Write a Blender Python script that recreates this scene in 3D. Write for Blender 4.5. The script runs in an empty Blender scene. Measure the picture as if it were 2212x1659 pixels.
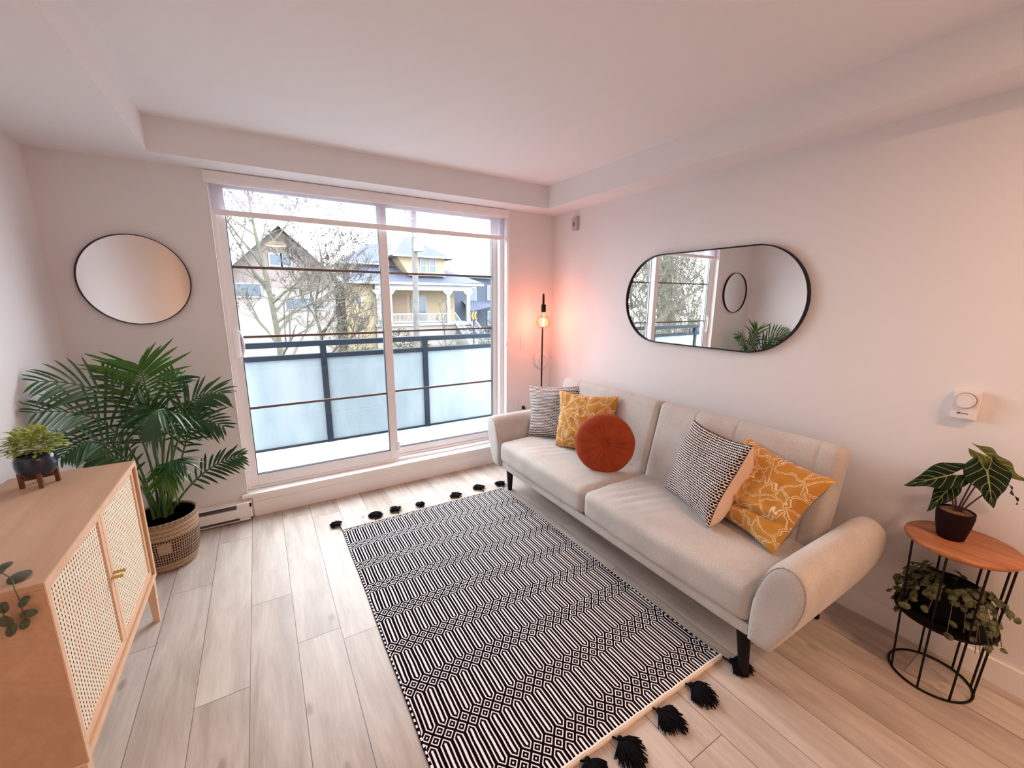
import bpy, bmesh, math, random
from mathutils import Vector, Matrix, noise
C = bpy.context.scene.collection
PI = math.pi
def rnd(a, b): return random.uniform(a, b)
random.seed(7)

# ------------------------------------------------------------------ nodes
class X:
    """small expression wrapper round shader math nodes"""
    def __init__(s, nt, sk): s.nt, s.s = nt, sk
    def m(s, op, *o, clamp=False):
        n = s.nt.nodes.new('ShaderNodeMath'); n.operation = op; n.use_clamp = clamp
        for i, v in enumerate((s,) + o):
            if isinstance(v, X): s.nt.links.new(v.s, n.inputs[i])
            else: n.inputs[i].default_value = v
        return X(s.nt, n.outputs[0])
    def __add__(s, o): return s.m('ADD', o)
    def __radd__(s, o): return s.m('ADD', o)
    def __sub__(s, o): return s.m('SUBTRACT', o)
    def __rsub__(s, o): return (s * -1.0) + o
    def __mul__(s, o): return s.m('MULTIPLY', o)
    def __rmul__(s, o): return s.m('MULTIPLY', o)
    def __truediv__(s, o): return s.m('DIVIDE', o)
    def abs(s): return s.m('ABSOLUTE')
    def floor(s): return s.m('FLOOR')
    def frac(s): return s.m('FRACT')
    def gt(s, o): return s.m('GREATER_THAN', o)
    def lt(s, o): return s.m('LESS_THAN', o)
    def max(s, o): return s.m('MAXIMUM', o)
    def min(s, o): return s.m('MINIMUM', o)
    def sin(s): return s.m('SINE')
    def pw(s, o): return s.m('POWER', o)
    def step(s, a, b):     # smooth 0..1 between a and b
        n = s.nt.nodes.new('ShaderNodeMapRange'); n.interpolation_type = 'SMOOTHSTEP'
        s.nt.links.new(s.s, n.inputs[0]); n.inputs[1].default_value = a; n.inputs[2].default_value = b
        return X(s.nt, n.outputs[0])

class Mat:
    def __init__(s, name, col=(.8, .8, .8), rough=.6, metal=0, spec=.5, **kw):
        s.mat = bpy.data.materials.new(name); s.mat.use_nodes = True
        s.nt = s.mat.node_tree; s.b = s.nt.nodes['Principled BSDF']; s.out = s.nt.nodes['Material Output']
        s.set('Base Color', col); s.set('Roughness', rough); s.set('Metallic', metal); s.set('Specular IOR Level', spec)
        for k, v in kw.items(): s.set(k.replace('_', ' '), v)
    def set(s, k, v):
        i = s.b.inputs[k]
        if isinstance(v, X): s.nt.links.new(v.s, i)
        elif hasattr(v, 'is_output'): s.nt.links.new(v, i)
        else: i.default_value = (*v, 1) if isinstance(v, tuple) and len(v) == 3 else v
        return s
    def uv(s, name=''):
        n = s.nt.nodes.new('ShaderNodeUVMap'); 
        if name: n.uv_map = name
        sp = s.nt.nodes.new('ShaderNodeSeparateXYZ'); s.nt.links.new(n.outputs[0], sp.inputs[0])
        return X(s.nt, sp.outputs[0]), X(s.nt, sp.outputs[1])
    def obj(s, what='Object'):
        n = s.nt.nodes.new('ShaderNodeTexCoord'); sp = s.nt.nodes.new('ShaderNodeSeparateXYZ')
        s.nt.links.new(n.outputs[what], sp.inputs[0])
        return [X(s.nt, sp.outputs[i]) for i in range(3)]
    def vec(s, x, y, z=0.0):
        n = s.nt.nodes.new('ShaderNodeCombineXYZ')
        for i, v in enumerate((x, y, z)):
            if isinstance(v, X): s.nt.links.new(v.s, n.inputs[i])
            else: n.inputs[i].default_value = v
        return n.outputs[0]
    def noise(s, vec, scale=5, detail=2, rough=.5, dist=0):
        n = s.nt.nodes.new('ShaderNodeTexNoise'); s.nt.links.new(vec, n.inputs['Vector'])
        n.inputs['Scale'].default_value = scale; n.inputs['Detail'].default_value = detail
        n.inputs['Roughness'].default_value = rough; n.inputs['Distortion'].default_value = dist
        return X(s.nt, n.outputs[0])
    def vor(s, vec, scale, feature='DISTANCE_TO_EDGE', rand=1.0):
        n = s.nt.nodes.new('ShaderNodeTexVoronoi'); n.voronoi_dimensions = '2D'; n.feature = feature
        s.nt.links.new(vec, n.inputs['Vector']); n.inputs['Scale'].default_value = scale
        n.inputs['Randomness'].default_value = rand
        return X(s.nt, n.outputs[0])
    def mix(s, f, a, b):
        n = s.nt.nodes.new('ShaderNodeMix'); n.data_type = 'RGBA'
        for v, i in ((f, 0), (a, 6), (b, 7)):
            if isinstance(v, X): s.nt.links.new(v.s, n.inputs[i])
            elif hasattr(v, 'is_output'): s.nt.links.new(v, n.inputs[i])
            else: n.inputs[i].default_value = (*v, 1) if isinstance(v, tuple) else v
        return n.outputs[2]
    def bump(s, h, strength=.3, dist=.002):
        n = s.nt.nodes.new('ShaderNodeBump'); s.nt.links.new(h.s, n.inputs['Height'])
        n.inputs['Strength'].default_value = strength; n.inputs['Distance'].default_value = dist
        s.nt.links.new(n.outputs[0], s.b.inputs['Normal']); return s
def simple(name, col, rough=.6, nscale=0, namt=.06, bump=0, **kw):
    m = Mat(name, col, rough, **kw)
    if nscale:
        o = m.obj(); f = m.noise(m.vec(*o), nscale, 3)
        lo = tuple(max(0, c*(1-namt*2)) for c in col); hi = tuple(min(1, c*(1+namt*2)) for c in col)
        m.set('Base Color', m.mix(f, lo, hi))
        if bump: m.bump(f, bump)
    return m.mat

# ------------------------------------------------------------------ mesh builder
class MB:
    def __init__(s): s.v, s.f, s.uv = [], [], []
    def add(s, vs, fs, uvs=None):
        n = len(s.v); s.v += [Vector(p) for p in vs]
        s.uv += [tuple(u) for u in uvs] if uvs else [(p[0], p[1]) for p in vs]
        s.f += [tuple(i+n for i in f) for f in fs]; return s
    def box(s, x0, x1, y0, y1, z0, z1):
        v = [(x, y, z) for z in (z0, z1) for y in (y0, y1) for x in (x0, x1)]
        return s.add(v, [(0,2,3,1),(4,5,7,6),(0,1,5,4),(2,6,7,3),(0,4,6,2),(1,3,7,5)])
    def grid(s, fn, nu, nv, cu=False, cv=False, flip=False):
        vs, us = [], []
        for j in range(nv + (0 if cv else 1)):
            for i in range(nu + (0 if cu else 1)):
                u, v = i/nu, j/nv; vs.append(fn(u, v)); us.append((u, v))
        W = nu if cu else nu+1; H = nv if cv else nv+1; fs = []
        for j in range(nv):
            for i in range(nu):
                a, b = j % H, (j+1) % H; c, d = i % W, (i+1) % W
                q = (a*W+c, a*W+d, b*W+d, b*W+c); fs.append(q[::-1] if flip else q)
        return s.add(vs, fs, us)
    def tube(s, pts, r, n=8, cap=True, closed=False):
        pts = [Vector(p) for p in pts]; N = len(pts); rs = r if isinstance(r, (list, tuple)) else [r]*N
        ref = None; vs, us = [], []
        L = 0
        for k, p in enumerate(pts):
            if closed: t = pts[(k+1) % N] - pts[k-1]
            else: t = pts[min(k+1, N-1)] - pts[max(k-1, 0)]
            t = t.normalized() if t.length > 1e-9 else Vector((0, 0, 1))
            if ref is None:
                ref = t.orthogonal().normalized()
            ref = (ref - t*ref.dot(t)); ref = ref.normalized() if ref.length > 1e-6 else t.orthogonal().normalized()
            b = t.cross(ref)
            if k: L += (p-pts[k-1]).length
            for i in range(n):
                a = 2*PI*i/n; vs.append(p + (ref*math.cos(a)+b*math.sin(a))*rs[k]); us.append((i/n, L))
        fs = []
        for k in range(N if closed else N-1):
            k2 = (k+1) % N
            for i in range(n): fs.append((k*n+i, k*n+(i+1) % n, k2*n+(i+1) % n, k2*n+i))
        if cap and not closed: fs += [tuple(range(n))[::-1], tuple(range((N-1)*n, N*n))]
        return s.add(vs, fs, us)
    def lathe(s, prof, c, n=32, ax=None):
        """prof: (radius, height) list; ax: optional (X,Y,Z) frame"""
        c = Vector(c); fx, fy, fz = ax or (Vector((1,0,0)), Vector((0,1,0)), Vector((0,0,1)))
        vs, us = [], []; L = 0
        for k, (r, h) in enumerate(prof):
            if k: L += math.hypot(r-prof[k-1][0], h-prof[k-1][1])
            for i in range(n):
                a = 2*PI*i/n; vs.append(c + fx*(r*math.cos(a)) + fy*(r*math.sin(a)) + fz*h); us.append((i/n, L))
        fs = [(k*n+i, k*n+(i+1) % n, (k+1)*n+(i+1) % n, (k+1)*n+i) for k in range(len(prof)-1) for i in range(n)]
        if prof[0][0] > 1e-4: fs.append(tuple(range(n))[::-1])
        if prof[-1][0] > 1e-4: fs.append(tuple(range((len(prof)-1)*n, len(prof)*n)))
        return s.add(vs, fs, us)
    def prism(s, poly, fn):
        """poly: 2D outline; fn(a,b,k) -> 3D, k 0/1 for both ends"""
        n = len(poly); vs = [fn(a, b, k) for k in (0, 1) for a, b in poly]
        return s.add(vs, [tuple(range(n))[::-1], tuple(range(n, 2*n))] + [(i, (i+1) % n, n+(i+1) % n, n+i) for i in range(n)])
    def rbox(s, size, r, n=(8, 8, 8), mtx=None, fn=None):
        sx, sy, sz = (d/2 for d in size); mtx = mtx or Matrix()
        rr = r
        def face(o, U, V, nu, nv):
            vs, us = [], []
            for j in range(nv+1):
                for i in range(nu+1):
                    p = o + U*(2*i/nu-1) + V*(2*j/nv-1)
                    q = Vector((max(-sx+rr, min(sx-rr, p.x)), max(-sy+rr, min(sy-rr, p.y)), max(-sz+rr, min(sz-rr, p.z))))
                    d = p-q
                    p2 = q + d.normalized()*rr if d.length > 1e-7 else p
                    if fn: p2 = fn(p2.copy(), Vector((sx, sy, sz)))
                    vs.append(mtx @ p2); us.append((i/nu, j/nv))
            fs = [(j*(nu+1)+i, j*(nu+1)+i+1, (j+1)*(nu+1)+i+1, (j+1)*(nu+1)+i) for j in range(nv) for i in range(nu)]
            s.add(vs, fs, us)
        Xv, Yv, Zv = Vector((sx,0,0)), Vector((0,sy,0)), Vector((0,0,sz))
        nx, ny, nz = n
        face(Zv, Xv, Yv, nx, ny); face(-Zv, Yv, Xv, ny, nx)
        face(Xv, Yv, Zv, ny, nz); face(-Xv, Zv, Yv, nz, ny)
        face(Yv, Zv, Xv, nz, nx); face(-Yv, Xv, Zv, nx, nz)
        return s
    def build(s, name, mat, parent=None, smooth=True, bevel=0, weld=False, angle=40):
        off = ABS.get(parent.name, Vector()) if parent else Vector()
        me = bpy.data.meshes.new(name); me.from_pydata([tuple(p-off) for p in s.v], [], s.f)
        ul = me.uv_layers.new(name='UVMap')
        li = [0]*len(me.loops); me.loops.foreach_get('vertex_index', li)
        buf = [c for i in li for c in s.uv[i]]; ul.data.foreach_set('uv', buf)
        if weld:
            bm = bmesh.new(); bm.from_mesh(me); bmesh.ops.remove_doubles(bm, verts=bm.verts, dist=weld if isinstance(weld, float) else 1e-5); bm.to_mesh(me); bm.free()
        me.materials.append(mat); o = bpy.data.objects.new(name, me); C.objects.link(o)
        if smooth:
            me.polygons.foreach_set('use_smooth', [True]*len(me.polygons))
            me.set_sharp_from_angle(angle=math.radians(angle))
        if bevel:
            b = o.modifiers.new('bevel', 'BEVEL'); b.width = bevel; b.segments = 2; b.limit_method = 'ANGLE'; b.angle_limit = math.radians(35)
        if parent: o.parent = parent; ABS[o.name] = off
        else: ABS[o.name] = Vector()
        return o
ABS = {}
def thing(name, label, cat, loc, group=None):
    o = bpy.data.objects.new(name, None); C.objects.link(o); o.location = loc; o.empty_display_size = .05
    o['label'] = label; o['category'] = cat
    if group: o['group'] = group
    ABS[o.name] = Vector(loc); return o
def tag(o, label, cat, group=None):
    o['label'] = label; o['category'] = cat
    if group: o['group'] = group
    return o
def struct(o): o['kind'] = 'structure'; return o
def smooth_path(pts, n=8):
    """Catmull-Rom through points"""
    P = [Vector(p) for p in pts]; P = [P[0]*2-P[1]] + P + [P[-1]*2-P[-2]]; out = []
    for i in range(1, len(P)-2):
        a, b, c, d = P[i-1:i+3]
        for k in range(n):
            t = k/n; out.append(.5*((2*b)+(c-a)*t+(2*a-5*b+4*c-d)*t*t+(3*b-a-3*c+d)*t**3))
    return out + [P[-2]]
def bez(a, b, c, n):
    a, b, c = Vector(a), Vector(b), Vector(c)
    return [a*(1-t)**2 + b*2*t*(1-t) + c*t*t for t in [i/n for i in range(n+1)]]

# ------------------------------------------------------------------ materials
WALLC = (.80, .785, .795)
def wall_mat(name, col):
    m = Mat(name, col, .85, spec=.2); o = m.obj(); f = m.noise(m.vec(*o), 260, 2)
    m.bump(f, .12, .001); return m.mat
M_wall = wall_mat('wall_paint', WALLC)
M_ceil = wall_mat('ceiling_paint', (.83, .82, .83))
M_trim = simple('white_trim', (.89, .87, .87), .35)
M_vinyl = simple('white_vinyl', (.90, .88, .89), .3)
M_dark = simple('dark_gap', (.02, .02, .02), .8)
M_black = simple('black_metal', (.006, .004, .004), .5, spec=.2)
M_mir = Mat('mirror_glass', (.88, .87, .85), .0, 1.0).mat
M_mframe = simple('dark_blue_frame', (.008, .009, .05), .45, spec=.25)
M_bframe = simple('black_frame', (.008, .005, .008), .45, spec=.2)
M_plastic = simple('white_plastic', (.82, .78, .78), .35)

# floor ---------------------------------------------------------------
def floor_mat():
    m = Mat('oak_vinyl_planks', (.5, .4, .33), .38, spec=.45)
    u, v = m.uv(); a = m.nt.nodes.new('ShaderNodeAttribute'); a.attribute_name = 'plank'
    sp = m.nt.nodes.new('ShaderNodeSeparateXYZ'); m.nt.links.new(a.outputs['Vector'], sp.inputs[0])
    r1, ln, r2 = [X(m.nt, sp.outputs[i]) for i in range(3)]
    vec = m.vec(u*1.0 + r1*37.0, v*.11 + r2*19.0, r1*5.0)
    g1 = m.noise(vec, 15, 5, .6, .7); g2 = m.noise(vec, 95, 3, .6)
    big = m.noise(m.vec(u + r2*11.0, v*.35 + r1*13.0, 0), 4.5, 2, .5)
    knot = m.vor(m.vec(u*1.2 + r1*3.0, v*.55 + r2*7.0, 0), 2.6, 'F1')
    kn = (1.0 - knot.step(.015, .06))*r2.gt(.55)
    f = (g1*.65 + g2*.2 + big*.45 + (r1-.5)*.13).step(.36, .94)
    c = m.mix(f, (.36, .29, .245), (.66, .59, .53))
    c = m.mix(kn*.4, c, (.12, .075, .055))
    edge = (u.min(.178-u)).min(v.min(ln-v)); line = 1.0-edge.step(.0005, .0022)
    c = m.mix(line*.85, c, (.10, .07, .055))
    m.set('Base Color', c); m.set('Roughness', g1*.18+.30)
    m.bump(g2*.25 + g1*.3 - line*2.0, .25, .0008); return m.mat
def build_floor():
    mb = MB(); attr = []; w = .178; x0 = -2.908 - 3*w
    known = {-3: None, 0: -.702, 1: -1.508, 2: -1.005, 3: -1.373, 9: -2.575, 12: -2.412, 7: -.35, 5: -.62}
    R = random.Random(3); k = -3; x = x0
    while x < .1:
        L = 1.22; st = known.get(k); st = st if st is not None else -R.uniform(.2, 1.2)
        y = st
        while y < .12: y += L
        while y > -6.2:
            y1 = y; y0 = y-L; cy1 = min(y1, .12)
            if cy1 > y0:
                r1, r2 = R.random(), R.random()
                mb.add([(x, y0, 0), (x+w, y0, 0), (x+w, cy1, 0), (x, cy1, 0)], [(0, 1, 2, 3)], [(0, 0), (w, 0), (w, cy1-y0), (0, cy1-y0)])
                attr += [(r1, L, r2)]*4
            y -= L
        x += w; k += 1
    n0 = len(mb.v); mb.box(x0, .1, -6.2, .12, -.2, -.004); attr += [(0, 1, 0)]*(len(mb.v)-n0)
    o = mb.build('floor', floor_mat(), smooth=False)
    at = o.data.attributes.new('plank', 'FLOAT_VECTOR', 'POINT')
    at.data.foreach_set('vector', [c for t in attr for c in t]); struct(o)
build_floor()

# room shell ----------------------------------------------------------
H, S, RS, BS, LX, W, YB = 2.411, 2.237, .227, .216, 2.788, 3.304, -6.0
WX0, WX1, WZ0, WZ1 = -2.566, -.492, .17, 2.232     # window opening
m = MB(); m.box(-W, WX0, 0, .16, 0, H+.1); m.box(WX1, .1, 0, .16, 0, H+.1); m.box(WX0, WX1, 0, .16, 0, WZ0-.02); m.box(WX0, WX1, 0, .16, WZ1, H+.1)
struct(m.build('wall_window', M_wall, smooth=False))
struct(MB().box(0, .1, YB-.1, 0, 0, H+.1).build('wall_right', M_wall, smooth=False))
struct(MB().box(-W-.1, -W, YB-.1, .16, 0, H+.1).build('wall_left', M_wall, smooth=False))
struct(MB().box(-W, 0, YB-.1, YB, 0, H+.1).build('wall_rear', simple('rear_wall_dimming', (.34, .27, .24), .8), smooth=False))  # unseen wall, coloured dark to dim the light bounced from behind
struct(MB().box(-W-.1, .1, YB-.1, .16, H, H+.12).build('ceiling', M_ceil, smooth=False))
struct(MB().box(-RS, 0, YB, 0, S, H).build('trim_1', M_ceil, smooth=False))
struct(MB().box(-LX, -RS, -BS, 0, S, H).build('trim_2', M_ceil, smooth=False))
struct(MB().box(-W, -LX, YB, 0, S, H).build('trim_3', M_ceil, smooth=False))
def baseb(name, x0, x1, y0, y1, h=.105):
    struct(MB().box(x0, x1, y0, y1, 0, h).build(name, M_trim, bevel=.003))
baseb('baseboard_right', -.014, 0, YB, -.016)
baseb('baseboard_left', -W, -W+.014, YB, 0)
baseb('baseboard_window', -2.538, 0, -.015, 0, .112)
baseb('baseboard_rear', -W+.015, -.015, YB, YB+.014)

# window --------------------------------------------------------------
def glass_mat():
    m = Mat('window_glass'); nt = m.nt; nt.nodes.remove(m.b)
    tr = nt.nodes.new('ShaderNodeBsdfTransparent'); tr.inputs[0].default_value = (.97, .985, .99, 1)
    gl = nt.nodes.new('ShaderNodeBsdfGlossy'); gl.inputs[1].default_value = .0
    lw = nt.nodes.new('ShaderNodeLayerWeight'); lw.inputs[0].default_value = .5
    fr = X(nt, lw.outputs['Facing']).pw(5.0)*.9+.03
    mx = nt.nodes.new('ShaderNodeMixShader'); nt.links.new(fr.s, mx.inputs[0]); nt.links.new(tr.outputs[0], mx.inputs[1]); nt.links.new(gl.outputs[0], mx.inputs[2])
    nt.links.new(mx.outputs[0], m.out.inputs[0]); return m.mat
M_glass = glass_mat()
M_sash = simple('sash_gasket', (.10, .12, .16), .4)
M_muntin = simple('brown_bars', (.16, .10, .10), .5)
win = bpy.data.objects.new('window_1', None); C.objects.link(win); win.location = (-1.53, .05, .17); ABS['window_1'] = Vector(win.location); struct(win)
FY0, FY1 = .055, .155
m = MB()  # outer frame
m.box(WX0, -2.535, FY0, FY1, .175, WZ1); m.box(-.535, WX1, FY0, FY1, .175, WZ1); m.box(-2.535, -.535, FY0, FY1, 2.205, WZ1); m.box(-2.535, -.535, FY0, FY1, .175, .195)
m.box(-2.535, -.535, .098, .104, .195, .215)
m.build('window_frame', M_vinyl, win, bevel=.003)
def sash(name, x0, x1, z0, z1, y0, y1, sl, sr, bt, tp):
    m = MB(); m.box(x0, x0+sl, y0, y1, z0, z1); m.box(x1-sr, x1, y0, y1, z0, z1); m.box(x0+sl, x1-sr, y0, y1, z0, z0+bt); m.box(x0+sl, x1-sr, y0, y1, z1-tp, z1)
    s = m.build(name, M_vinyl, win, bevel=.004)
    gx0, gx1, gz0, gz1, ym = x0+sl, x1-sr, z0+bt, z1-tp, (y0+y1)/2
    MB().box(gx0, gx1, ym-.003, ym+.003, gz0, gz1).build('glass_pane', M_glass, s, smooth=False)
    g = MB(); t = .005
    for yy in (y0+.004, y1-.012):
        g.box(gx0, gx0+t, yy, yy+.008, gz0, gz1); g.box(gx1-t, gx1, yy, yy+.008, gz0, gz1); g.box(gx0+t, gx1-t, yy, yy+.008, gz0, gz0+t)
    g.build('gasket', M_sash, s, smooth=False)
    b = MB()
    for z in (1.690, 1.240, .752): b.box(gx0, gx1, ym+.006, ym+.014, z-.008, z+.008)
    b.build('glazing_bar', M_muntin, s, smooth=False)
    return s
s1 = sash('sliding_sash', -2.542, -1.497, .195, 2.205, .058, .094, .048, .062, .078, .046)
s2 = sash('fixed_sash', -1.535, -.534, .195, 2.205, .108, .146, .045, .042, .075, .04)
m = MB().rbox((.032, .008, .23), .003, (3, 3, 3), Matrix.Translation((-2.518, .054, 1.197)))
hd = m.build('sash_handle', M_vinyl, win)
m = MB(); m.tube(smooth_path([(-2.512, .052, 1.285), (-2.49, .025, 1.27), (-2.478, .012, 1.197), (-2.49, .025, 1.125), (-2.512, .052, 1.11)], 6), .0065, 8)
m.build('handle_grip', M_vinyl, hd)
m = MB().box(-1.508, -1.487, .044, .058, .27, .345); m.box(-1.500, -1.490, .036, .046, .315, .345); m.build('sash_latch', M_vinyl, win, bevel=.002)
m = MB().box(WX0-.03, WX1+.03, -.028, .0, .152, .175); m.box(WX0, WX1, 0, .16, .152, .175); m.build('window_sill', M_trim, win, smooth=False, bevel=.002)
struct(MB().box(-2.538, -.47, -.012, 0, .112, .152).build('trim_4', M_trim, bevel=.002))
# white jamb lining of the opening
m = MB(); m.box(WX0+.0005, WX0+.005, -.002, .0545, .1755, 2.16); m.box(WX1-.005, WX1-.0005, -.002, .0545, .1755, 2.16)
struct(m.build('trim_5', M_trim, smooth=False))

# roller blind
bl = thing('roller_blind', 'white roller blind pulled a little way down at the top of the big window', 'blind', (-1.53, 0, 2.16))
m = MB(); prof = [(-.012, 2.232), (-.012, 2.185), (-.004, 2.170), (.05, 2.168), (.05, 2.232)]
m.prism(prof, lambda a, b, k: ((WX0-.010, WX1+.010)[k], a, b)); m.build('cassette', M_vinyl, bl, smooth=False)
mf = Mat('sheer_screen', (.8, .78, .8)); nt = mf.nt; nt.nodes.remove(mf.b)
tr = nt.nodes.new('ShaderNodeBsdfTransparent'); tr.inputs[0].default_value = (.97, .95, 1, 1)
df = nt.nodes.new('ShaderNodeBsdfDiffuse'); df.inputs[0].default_value = (.72, .68, .72, 1)
tl = nt.nodes.new('ShaderNodeBsdfTranslucent'); tl.inputs[0].default_value = (.6, .56, .6, 1)
a1 = nt.nodes.new('ShaderNodeMixShader'); a1.inputs[0].default_value = .4; nt.links.new(df.outputs[0], a1.inputs[1]); nt.links.new(tl.outputs[0], a1.inputs[2])
a2 = nt.nodes.new('ShaderNodeMixShader'); a2.inputs[0].default_value = .38; nt.links.new(tr.outputs[0], a2.inputs[1]); nt.links.new(a1.outputs[0], a2.inputs[2])
nt.links.new(a2.outputs[0], mf.out.inputs[0])
MB().box(WX0+.012, WX1-.012, .028, .029, 2.02, 2.17).build('blind_fabric', mf.mat, bl, smooth=False)
MB().rbox((WX1-WX0-.03, .02, .038), .009, (4, 4, 4), Matrix.Translation(((WX0+WX1)/2, .0285, 2.008))).build('bottom_bar', M_vinyl, bl)
m = MB(); m.tube(smooth_path([(-.503, -.016, 2.17), (-.505, -.015, 1.6), (-.507, -.015, 1.11)], 4), .0022, 6); m.tube(smooth_path([(-.488, -.016, 2.17), (-.492, -.015, 1.6), (-.500, -.015, 1.11)], 4), .0022, 6)
ch = m.build('blind_chain', M_vinyl, bl)
MB().rbox((.022, .014, .035), .004, (3, 3, 3), Matrix.Translation((-.504, -.014, 1.10))).build('chain_holder', M_plastic, ch)

# baseboard heater
ht = thing('baseboard_heater', 'white electric baseboard heater low on the window wall behind the wicker basket', 'heater', (-2.9, -.03, .01))
m = MB(); pr_ = [(0, .012), (0, .135), (-.050, .135), (-.056, .128), (-.040, .124), (-.040, .104), (-.058, .100), (-.060, .036), (-.044, .032), (-.044, .020), (-.058, .016), (-.058, .012)]
m.prism(pr_, lambda a, b, k: ((-3.285, -2.56)[k], a, b)); m.build('heater_body', M_vinyl, ht, smooth=False)
m = MB(); m.box(-3.24, -2.635, -.0575, -.039, .106, .122); m.box(-3.24, -2.625, -.0575, -.043, .021, .031); m.build('heater_vent', simple('vent_dark', (.09, .07, .09), .6), ht, smooth=False)
m = MB(); m.box(-2.632, -2.546, -.061, -.038, .101, .134); m.box(-2.622, -2.546, -.061, -.038, .013, .034); m.box(-2.56, -2.546, -.061, 0, .012, .135); m.build('end_cap', M_vinyl, ht, bevel=.002)

# ------------------------------------------------------------------ sofa
def fabric_mat():
    m = Mat('beige_linen_weave', (.55, .47, .42), .9, spec=.15); o = m.obj(); v = m.vec(*o)
    n1 = m.noise(v, 330, 3, .7); n2 = m.noise(v, 6, 2)
    m.set('Base Color', m.mix((n1*.75 + n2*.25).step(.3, .7), (.41, .375, .35), (.66, .62, .585)))
    m.b.inputs['Sheen Weight'].default_value = .25
    m.bump(n1, .35, .0012); return m.mat
M_fab = fabric_mat()
M_pip = simple('beige_seam', (.36, .31, .28), .9)
sofa = thing('sofa', 'beige fabric two-seat sofa on black tapered legs along the right wall', 'sofa', (-.5, -1.51, 0))
YL, YR = -.53, -2.49
def fr_fn(p, s): return p
MB().rbox((.62, YL-YR-.01, .062), .016, (8, 20, 4), Matrix.Translation((-.545, (YL+YR)/2, .222))).build('base_rail', M_fab, sofa, weld=True)
def seat_fn(seed, ww):
    def f(p, s):
        a, b = p.x/s.x, p.y/s.y
        if p.z > 0:
            p.z += .016*(1-a*a)*(1-b**4) 
            w = noise.noise(Vector((p.x*4+seed, p.y*3, seed)))*.006
            # soft radiating wrinkles near one spot
            cx, cy = ww; dx, dy = p.x-cx, p.y-cy; d = math.hypot(dx, dy)
            w += .005*math.exp(-(d/.20)**2)*math.sin(dy*85 + 28*dx)
            p.z += w*(1-a**6)
        p.x += (-.008*(1-b*b) if p.x < 0 else 0) + .002*noise.noise(p*9)
        return p
    return f
for i, (y0, y1, ww) in enumerate(((YL-.003, -1.508, (-.02, .2)), (-1.512, YR+.003, (-.12, .30)))):
    c = MB().rbox((.66, abs(y1-y0), .165), .042, (26, 56, 9), Matrix.Translation((-.545, (y0+y1)/2, .332)), seat_fn(i*5.3, ww)).build('seat_cushion', M_fab, sofa, weld=True, angle=70)
    xs = -.866; m = MB()
    m.tube([(xs+.006, y0-.03, .383), (xs-.006, (y0+y1)/2, .388), (xs+.006, y1+.03, .383)], .0016, 6)
    m.tube([(xs+.01, y0-.03, .258), (xs+.002, (y0+y1)/2, .256), (xs+.01, y1+.03, .258)], .0016, 6)
    m.build('piping', M_pip, c)
def back_fn(seams, seed):
    def f(p, s):
        a, b = p.y/s.y, p.z/s.z
        if p.x < 0:
            p.x -= .018*(1-a**4)*(1-b*b)
            for ys in seams: p.x += .006*math.exp(-((p.y-ys)/.006)**2)
            p.x += .004*noise.noise(Vector((p.y*4, p.z*4, seed)))
        return p
    return f
tilt = math.radians(13.5)
for i, (y0, y1, sm) in enumerate(((YL+.0, -1.508, (.27,)), (-1.512, YR-.0, (.22, -.02, -.40)))):
    mt = Matrix.Translation((-.262, (y0+y1)/2, .595)) @ Matrix.Rotation(tilt, 4, 'Y')
    MB().rbox((.125, abs(y1-y0), .545), .036, (8, 150, 30), mt, back_fn(sm, i*3.1)).build('back_cushion', M_fab, sofa, weld=True, angle=70)
ARM = [(0, .20), (-.002, .26), (-.002, .32), (.002, .38), (.010, .43), (.026, .49), (.046, .54), (.072, .575), (.10, .590), (.130, .589), (.156, .572), (.174, .545), (.182, .505), (.182, .46), (.172, .41), (.156, .36), (.136, .31), (.112, .26), (.090, .215), (.078, .200), (.04, .196)]
def arm(name, y0, sg):
    n = len(ARM); cy = sum(a for a, b in ARM)/n; cz = sum(b for a, b in ARM)/n
    st = [(-.885, .0), (-.885, .55), (-.884, .80), (-.880, .90), (-.871, .96), (-.858, .99), (-.84, 1), (-.6, 1.005), (-.4, 1.0), (-.25, 1), (-.21, .985), (-.19, .95), (-.178, .88), (-.172, .7), (-.172, 0)]
    pts = smooth_path([(a, b, 0) for a, b in ARM] + [(ARM[0][0], ARM[0][1], 0)], 3)[:-1]; N = len(pts)
    def fn(u, v):
        i = int(round(u*N)) % N; x, s = st[int(round(v*(len(st)-1)))]; a, b = pts[i].x, pts[i].y
        o = cy+(a-cy)*s
        k = 0
        if x > -.3: k = (x+.3)/.13; 
        z = cz+(b-cz)*s; z -= .012*k*k*(1 if b > cz else -1)
        return (x, y0+sg*o, z)
    m = MB().grid(fn, N, len(st)-1, cu=True, flip=sg > 0)
    o = m.build(name, M_fab, sofa, weld=1e-5, angle=60)
    lp = [(-.8795, y0+sg*(cy+(a-cy)*.915), cz+(b-cz)*.915) for a, b in [(p.x, p.y) for p in pts]]
    k0 = int(N*.16); MB().tube(lp[k0:int(N*.74)], .0014, 6).build('piping', M_pip, o)
arm('armrest', YL, 1); arm('armrest', YR, -1)
for x, y in ((-.80, -.575), (-.80, -2.44), (-.24, -.575), (-.24, -2.44)):
    dx = (.012 if y > -1 else -.03) if x < -.5 else .02; dy = .02 if y > -1 else -.04
    MB().tube([(x+dx, y+dy, 0), (x+dx*.1, y+dy*.1, .18), (x, y, .194)], [.017, .028, .028], 14).build('leg', M_black, sofa)

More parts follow.
